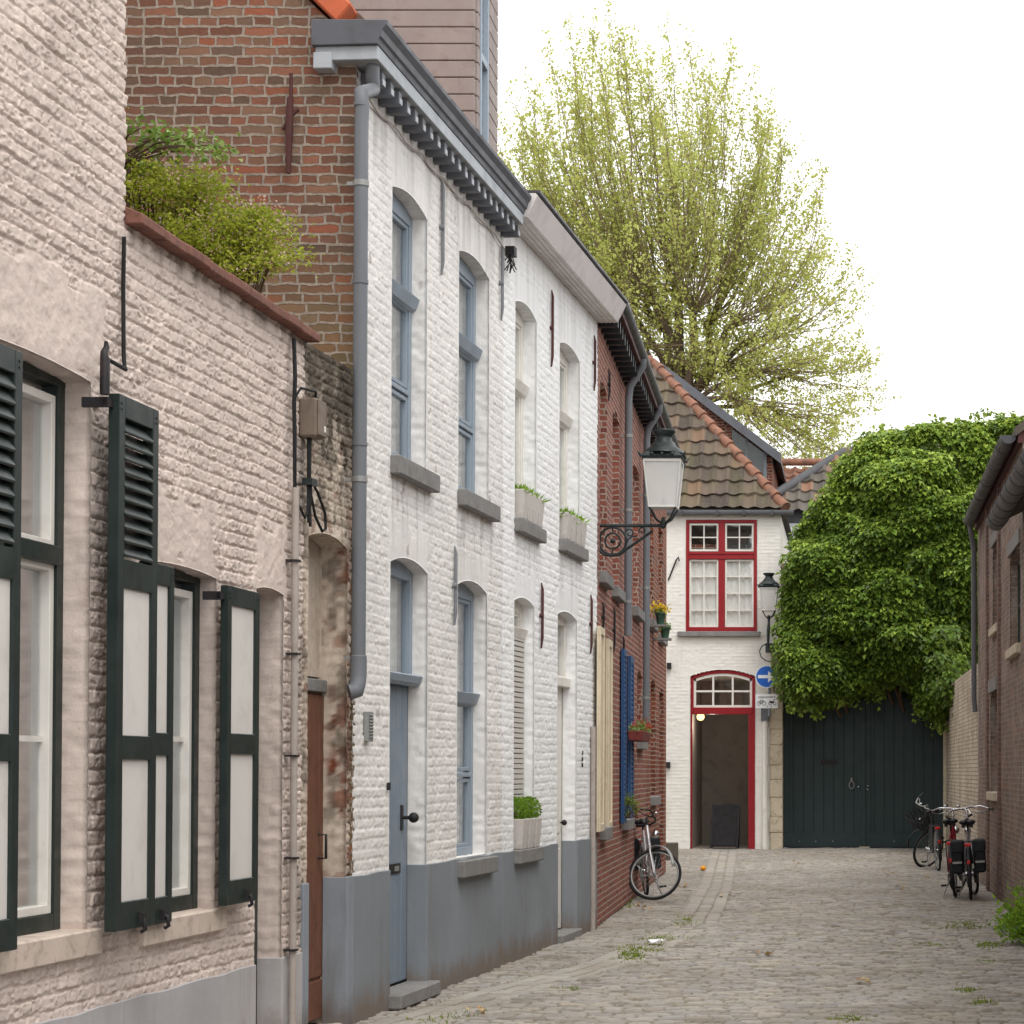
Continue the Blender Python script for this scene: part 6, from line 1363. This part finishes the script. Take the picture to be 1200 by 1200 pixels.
m = MB(); m.ball(c_, .03, 8, 6) ; m.tube([c_, (c_[0], c_[1], c_[2] + .45)], .008, 6); m.lathe((c_[0], c_[1], c_[2] + .06), [(.09, 0), (.03, .05)], 12); m.build('fitting', M['iron'], LL)
# ================================================================== BICYCLES
def torus(m, c, R, r, seg=40, sec=8, plane='xz', th0=0, th1=None, M3=None):
    pts = []; full = th1 is None; n = seg
    for i in range(n if full else n + 1):
        a = 2 * math.pi * i / n if full else th0 + (th1 - th0) * i / n; p = Vector((R * math.cos(a), 0, R * math.sin(a)))
        pts.append((c[0] + p.x, c[1] + p.y, c[2] + p.z))
    m.tube(pts, r, sec, closed=full)
def bicycle(label, loc, heading, lean, steer, frame, fork, group='bicycles parked along the street walls', pannier=None, basket=None, bars='black_grip', mud='black', stepthru=True, chain=True, rearlight=True, basket_front=None, barmat='chrome', rise=.0):
    o = thing('bicycle', label, 'bicycle', loc, group, local=True); o.rotation_euler = (lean, 0, heading)
    R = .335; wb = 1.07
    st = MB(); st.tube
    SP0 = Vector((.80, 0, .92)); SP1 = Vector((wb - .05, 0, R)); ax = (Vector((.74, 0, 1.0)) - Vector((.92, 0, .62))).normalized(); RS = Matrix.Rotation(steer, 3, ax); pv = Vector((.83, 0, .80))
    def S_(p): return tuple(RS @ (Vector(p) - pv) + pv)
    class SM(MB):
        def P(s, p): return S_(p)
    def wheel(c, cls):
        m = cls(); m.tube([(c[0], -.05, c[2]), (c[0], .05, c[2])], .022, 10)
        for i in range(28):
            a = 2 * math.pi * i / 28; sd = .03 * (1 if i % 2 else -1); m.tube([(c[0] + .02 * math.cos(a + .5), sd, c[2] + .02 * math.sin(a + .5)), (c[0] + (R - .035) * math.cos(a), 0, c[2] + (R - .035) * math.sin(a))], .0016, 3, cap=False)
        w = m.build('wheel', M['chrome'], o)
        m = cls(); torus(m, c, R - .017, .0185, 44, 8); m.build('tyre', M['rubber'], w)
        m = cls(); torus(m, c, R - .042, .0125, 44, 6); m.build('rim', M['tin'], w)
    wheel((0, 0, R), MB); wheel((wb, 0, R), SM)
    f = MB(); BBk = (.46, 0, .29); sm_ = .016
    f.tube([BBk, (.27, 0, .86)], .017, 8); hd0, hd1 = (.90, 0, .67), (.775, 0, .93)
    f.tube([hd0, hd1], .021, 10); f.tube([hd0, (.66, 0, .36), BBk], .019, 8)
    if stepthru: f.tube([(.86, 0, .75), (.62, 0, .50), (.41, 0, .42)], .014, 8)
    else: f.tube([(.80, 0, .88), (.29, 0, .80)], .016, 8)
    for s in (1, -1):
        f.tube([(BBk[0], .03 * s, BBk[2]), (.2, .06 * s, .315), (0, .065 * s, R)], .011, 6); f.tube([(.29, .02 * s, .78), (.1, .06 * s, .50), (0, .065 * s, R)], .009, 6)
    f.build('frame', frame, o)
    k = SM()
    for s in (1, -1): k.tube([(.905, .03 * s, .66), (.93, .055 * s, .60), (1.0, .06 * s, .47), (wb, .06 * s, R)], [.014, .014, .012, .009], 8)
    k.box((.885, -.035, .655), (.925, .035, .685)); k.build('fork', fork, o)
    k = SM(); k.tube([(.775, 0, .92), (.735, 0, 1.02 + rise), (.80, 0, 1.05 + rise)], .013, 8)
    bar = [(.55, -.30, .985 + rise), (.68, -.285, 1.0 + rise), (.80, -.20, 1.05 + rise), (.82, -.06, 1.055 + rise), (.80, 0, 1.05 + rise), (.82, .06, 1.055 + rise), (.80, .20, 1.05 + rise), (.68, .285, 1.0 + rise), (.55, .30, .985 + rise)]
    k.tube(bar, .0115, 8)
    for s in (1, -1): k.tube([(.67, .27 * s, .99 + rise), (.75, .19 * s, .975 + rise), (.79, .12 * s, 1.0 + rise)], .006, 5)
    hb2 = k.build('handlebar', M[barmat], o)
    for s in (1, -1): g = SM(); g.tube([bar[0 if s < 0 else 8], bar[1 if s < 0 else 7]], .0175, 8); g.build('grip', M['black'], hb2)
    g = SM(); g.ball((.78, .1, 1.09 + rise), .026, 10, 6, (1, 1, .7)); g.build('bell', M['chrome'], hb2)
    g = MB(); g.ball((.18, .045, .965), .06, 12, 8, (1.3, 1, .55)); g.ball((.18, -.045, .965), .06, 12, 8, (1.3, 1, .55)); g.tube([(.2, 0, .962), (.3, 0, .962), (.42, 0, .955), (.44, 0, .95)], [.05, .034, .02, .008], 10); g.tube([(.27, 0, .84), (.255, 0, .95)], .013, 8)
    for s in (1, -1): g.tube([(.12, .05 * s, .945), (.12, .05 * s, .90)], .022, 6)
    g.build('saddle', M['black'], o)
    for (c, cls, a0, a1) in (((0, 0, R), MB, .1, 3.6), ((wb, 0, R), SM, .35, 2.9)):
        g = cls(); n = 20; vs, fs = [], []
        for i in range(n + 1):
            a = a0 + (a1 - a0) * i / n
            for (dw, dr) in ((-.028, -.006), (-.018, .008), (.018, .008), (.028, -.006)): vs.append((c[0] + (R + .022 + dr) * math.cos(a), dw, c[2] + (R + .022 + dr) * math.sin(a)))
        for i in range(n):
            for j in range(3): fs.append((4 * i + j, 4 * i + j + 1, 4 * i + j + 5, 4 * i + j + 4))
        g.add(vs, fs, True); mud_ = g.build('mudguard', M[mud], o)
        sd = mud_.modifiers.new('thick', 'SOLIDIFY'); sd.thickness = .003
    if chain:
        g = MB(); g.prism([(-.04, -.075, R - .05), (.3, -.075, .22), (.5, -.075, .18), (.58, -.075, .28), (.52, -.075, .39), (.3, -.075, .37), (-.04, -.075, R + .05)], (0, .03, 0)); g.build('chain_guard', M['black'], o, .008)
    g = MB(); g.tube([(.46, -.10, .29), (.46, .10, .29)], .014, 8); g.tube([(.46, .10, .29), (.52, .11, .14)], .010, 6); g.tube([(.46, -.10, .29), (.40, -.11, .44)], .010, 6); torus(g, (.46, -.088, .29), .085, .006, 24, 5); ck_ = g.build('crank', M['tin'], o)
    for (x, y, z) in ((.52, .16, .14), (.40, -.16, .44)): g = MB(); g.box((x - .045, y - .045, z - .012), (x + .045, y + .045, z + .012)); g.build('pedal', M['rubber'], ck_, .004)
    g = MB()
    for s in (1, -1): g.tube([(.24, .05 * s, .73), (-.2, .06 * s, .73), (-.24, .03 * s, .73)], .007, 6); g.tube([(-.1, .06 * s, .73), (0, .068 * s, R)], .006, 6)
    for x in (.16, .04, -.08, -.19): g.tube([(x, -.06, .73), (x, .06, .73)], .005, 5)
    g.build('rack', M['black' if mud == 'black' else 'tin'], o)
    if rearlight:
        g = MB(); g.box((-.262, -.04, .675), (-.23, .04, .718)); g.build('tail_light', M['redlens'], o, .008)
    g = MB(); g.box((-.37, -.018, .46), (-.36, .018, .51)); g.build('reflector', M['redlens'], o, .004)
    g = SM(); g.ball((.955, 0, .83), .05, 12, 8, (1.1, 1, 1)); g.build('headlight', M['chrome'], o)
    g = MB(); g.tube([(.40, .06, .27), (.30, .17, .02)], .008, 6); g.build('kickstand', M['tin'], o)
    if pannier:
        for s in (1, -1):
            g = MB(); a, b = .07 * s, .21 * s
            g.prism([(-.22, a, .345), (.14, a, .345), (.18, a, .70), (.18, a, .74), (-.25, a, .74), (-.25, a, .70)], (0, b - a, 0)); p_ = g.build('pannier', M[pannier], o, .025)
            g = MB(); g.box((-.262, .0 + .05 * s, .60), (.19, b + .008 * s, .753)); g.build('pannier_flap', M[pannier], p_, .02)
            g = MB(); g.box((-.255, .085 * s, .47), (-.245, .20 * s, .495)); g.build('reflective_strip', M['tin'], p_)
    if basket_front:
        g = SM(); z0, z1 = .86, 1.08; k2 = 9
        for i in range(k2):
            zz = z0 + (z1 - z0) * i / (k2 - 1); w_ = .13 + .04 * i / (k2 - 1); d_ = .10 + .03 * i / (k2 - 1); g.tube([(.99 - d_, -w_, zz), (.99 + d_, -w_, zz), (.99 + d_, w_, zz), (.99 - d_, w_, zz)], .007, 5, closed=True)
        g.box((.89, -.13, z0 - .005), (1.09, .13, z0 + .008))
        for i in range(12):
            a = 2 * math.pi * i / 12; ca, sa = math.cos(a), math.sin(a); sq = 1 / max(abs(ca), abs(sa)); g.tube([(.99 + .10 * ca * sq, .13 * sa * sq, z0), (.99 + .13 * ca * sq, .17 * sa * sq, z1)], .007, 5)
        g.build('basket', M[basket_front], o)
    return o
M['redlens'] = simple('red_lens', (190, 28, 26), .25, .05, 3, 0)
M['pannierblack'] = simple('pannier_cloth', (30, 31, 34), .75, .15, 4, .4, 60)
M['bikesilver'] = simple('silver_bike_paint', (188, 186, 188), .35, .05, 3, 0, metal=.4)
M['bikered'] = simple('red_bike_paint', (150, 36, 48), .4, .1, 3, 0)
M['bikeblack'] = simple('black_bike_paint', (28, 28, 30), .4, .1, 3, 0)
M['bikeblue'] = simple('dark_bike_paint', (40, 44, 56), .4, .1, 3, 0)
def gpz(x, y):
    p = gp(x, y); z = float(gz_(np.array(p[0]), np.array(p[1]))); p = gp(x, y, z + .01); return (p[0], p[1], z + .012)
fw = gpz(779, 1056); hd_ = math.atan2(-.98, .2)
bicycle('silver grey city bicycle with black panniers leaning on the red brick house', (fw[0] - 1.0 * math.cos(hd_) - .12, fw[1] - 1.0 * math.sin(hd_), fw[2]), hd_, math.radians(5), math.radians(38), M['bikesilver'], M['bikesilver'], 'bicycles parked along the street walls', 'pannierblack', mud='tin', chain=False, rearlight=True, barmat='black', rise=.02)
b1 = gpz(1138, 1055)
bicycle('black city bicycle with black double panniers nearest the right brick wall', b1, math.radians(86), math.radians(-3), math.radians(8), M['bikesilver'], M['bikesilver'], 'bicycles parked along the street walls', 'pannierblack', mud='black', rise=.08)
b2 = gpz(1120, 1052)
bicycle('red and silver bicycle parked left of the one with panniers', b2, math.radians(84), math.radians(-5), math.radians(-10), M['bikered'], M['bikesilver'], 'bicycles parked along the street walls', None, mud='black', rise=.06)
b3 = gpz(1100, 1021)
bicycle('black bicycle with a dark front basket parked close to the green gate', b3, math.radians(95), math.radians(-4), math.radians(62), M['bikeblack'], M['bikeblack'], 'bicycles parked along the street walls', None, mud='black', basket_front='rubber', rise=.05, barmat='tin')
# ================================================================== SMALL THINGS ON THE GROUND
def solo(name, label, cat, mb, mat, loc, bev=0): return tag(mb.build(name, mat, None, bev, None, loc), label, cat)
p = gpz(824, 1020); m = MB(); m.ball((p[0], p[1], p[2] + .035), .05, 10, 7, (1, 1, .8)); solo('orange_peel', 'small orange fruit lying on the paving before the red door', 'litter', m, simple('orange_skin', (226, 150, 30), .6), p)
p = gpz(769, 1107); m = MB(); vs = []
for i in range(7):
    for j in range(5): vs.append((p[0] + (i - 3) * .025 + random.uniform(-.008, .008), p[1] + (j - 2) * .03, p[2] + .02 + random.uniform(0, .035)))
m.add(vs, [(i * 5 + j, (i + 1) * 5 + j, (i + 1) * 5 + j + 1, i * 5 + j + 1) for i in range(6) for j in range(4)]); solo('crumpled_paper', 'crumpled white paper lying on the weeds in the drain', 'litter', m, M['sign_white'] if 'sign_white' in M else MW_, p)
pb_ = gp(792, 1012); m = MB(); m.box((pb_[0] - .22, pb_[1], 0), (pb_[0] + .02, pb_[1] + .3, .36)); solo('stone_block', 'dark stone guard block at the end of the brick row', 'stone', m, simple('dark_stone', (92, 86, 78), .85, .15, 4, .5, 30), (pb_[0], pb_[1], 0), .015)
leafc = [(800, 1040, 'dry'), (727, 1036, 'dry'), (716, 1047, 'dry'), (760, 1066, 'dry'), (748, 1060, 'dry'), (1052, 1043, 'dry'), (1040, 1024, 'dry'), (660, 1098, 'dry'), (671, 1096, 'dry'), (845, 1051, 'dry'), (935, 1014, 'dry'), (1083, 1031, 'dry'), (560, 1185, 'dry'), (900, 1120, 'dry'), (1010, 1150, 'dry')]
P = np.array([gpz(x + RNG.normal() * 4, y + RNG.normal() * 2) for x, y, _ in leafc for _k in range(4)]) + np.array([0, 0, .015]); n = len(P)
lf = leaves('fallen_leaves', P, rdir(n) * np.array([1, 1, .2]), rdir(n, 3), np.full(n, .07), np.full(n, .05), RNG.random(n), leafmat('dry_leaf', [(0, (150, 116, 80)), (1, (196, 170, 130))], .1)); tag(lf, 'scattered dry brown leaves and scraps on the stone paving', 'leaves', kind='stuff')
# ================================================================== LIGHT, SKY, CAMERA
EL, AZ = math.radians(58), math.radians(152)   # high, veiled sun behind and to the right of the camera
w = bpy.data.worlds.new('World'); S.world = w; w.use_nodes = True; nt = w.node_tree; nt.nodes.clear()
sk = nt.nodes.new('ShaderNodeTexSky'); sk.sky_type = 'NISHITA'; sk.sun_disc = False; sk.sun_elevation = EL; sk.sun_rotation = AZ; sk.dust_density = 6; sk.air_density = 1.0; sk.ozone_density = 1
hs = nt.nodes.new('ShaderNodeHueSaturation'); hs.inputs['Saturation'].default_value = .12
mx_ = nt.nodes.new('ShaderNodeMix'); mx_.data_type = 'RGBA'; mx_.inputs[0].default_value = .8; mx_.inputs[7].default_value = (14.1, 14.1, 14.1, 1)
bg = nt.nodes.new('ShaderNodeBackground'); bg.inputs['Strength'].default_value = .1; ow_ = nt.nodes.new('ShaderNodeOutputWorld')
nt.links.new(sk.outputs[0], hs.inputs['Color']); nt.links.new(hs.outputs[0], mx_.inputs[6]); nt.links.new(mx_.outputs[2], bg.inputs['Color']); nt.links.new(bg.outputs[0], ow_.inputs[0])
sd = bpy.data.lights.new('Sun', 'SUN'); sd.energy = .9; sd.angle = math.radians(25); sd.color = (1, .97, .93); so = bpy.data.objects.new('Sun', sd); COL.objects.link(so)
dirv = Vector((math.sin(AZ) * math.cos(EL), math.cos(AZ) * math.cos(EL), math.sin(EL))); so.rotation_euler = dirv.to_track_quat('Z', 'Y').to_euler()
cam = bpy.data.cameras.new('Camera'); co_ = bpy.data.objects.new('Camera', cam); COL.objects.link(co_); co_.location = (0, 0, CH); co_.rotation_euler = (math.pi / 2 + PITCH, 0, 0)
cam.sensor_width = 36; cam.lens = 36 * F / 1200; cam.shift_x = -(CX - 600) / 1200; cam.shift_y = (CY - 600) / 1200; cam.clip_end = 1000; cam.clip_start = .1
S.camera = co_; S.render.engine = 'CYCLES'
S.view_settings.view_transform = 'Standard'; S.view_settings.look = 'None'; S.view_settings.exposure = .54; S.view_settings.gamma = 1
S.cycles.max_bounces = 8; S.cycles.transparent_max_bounces = 12
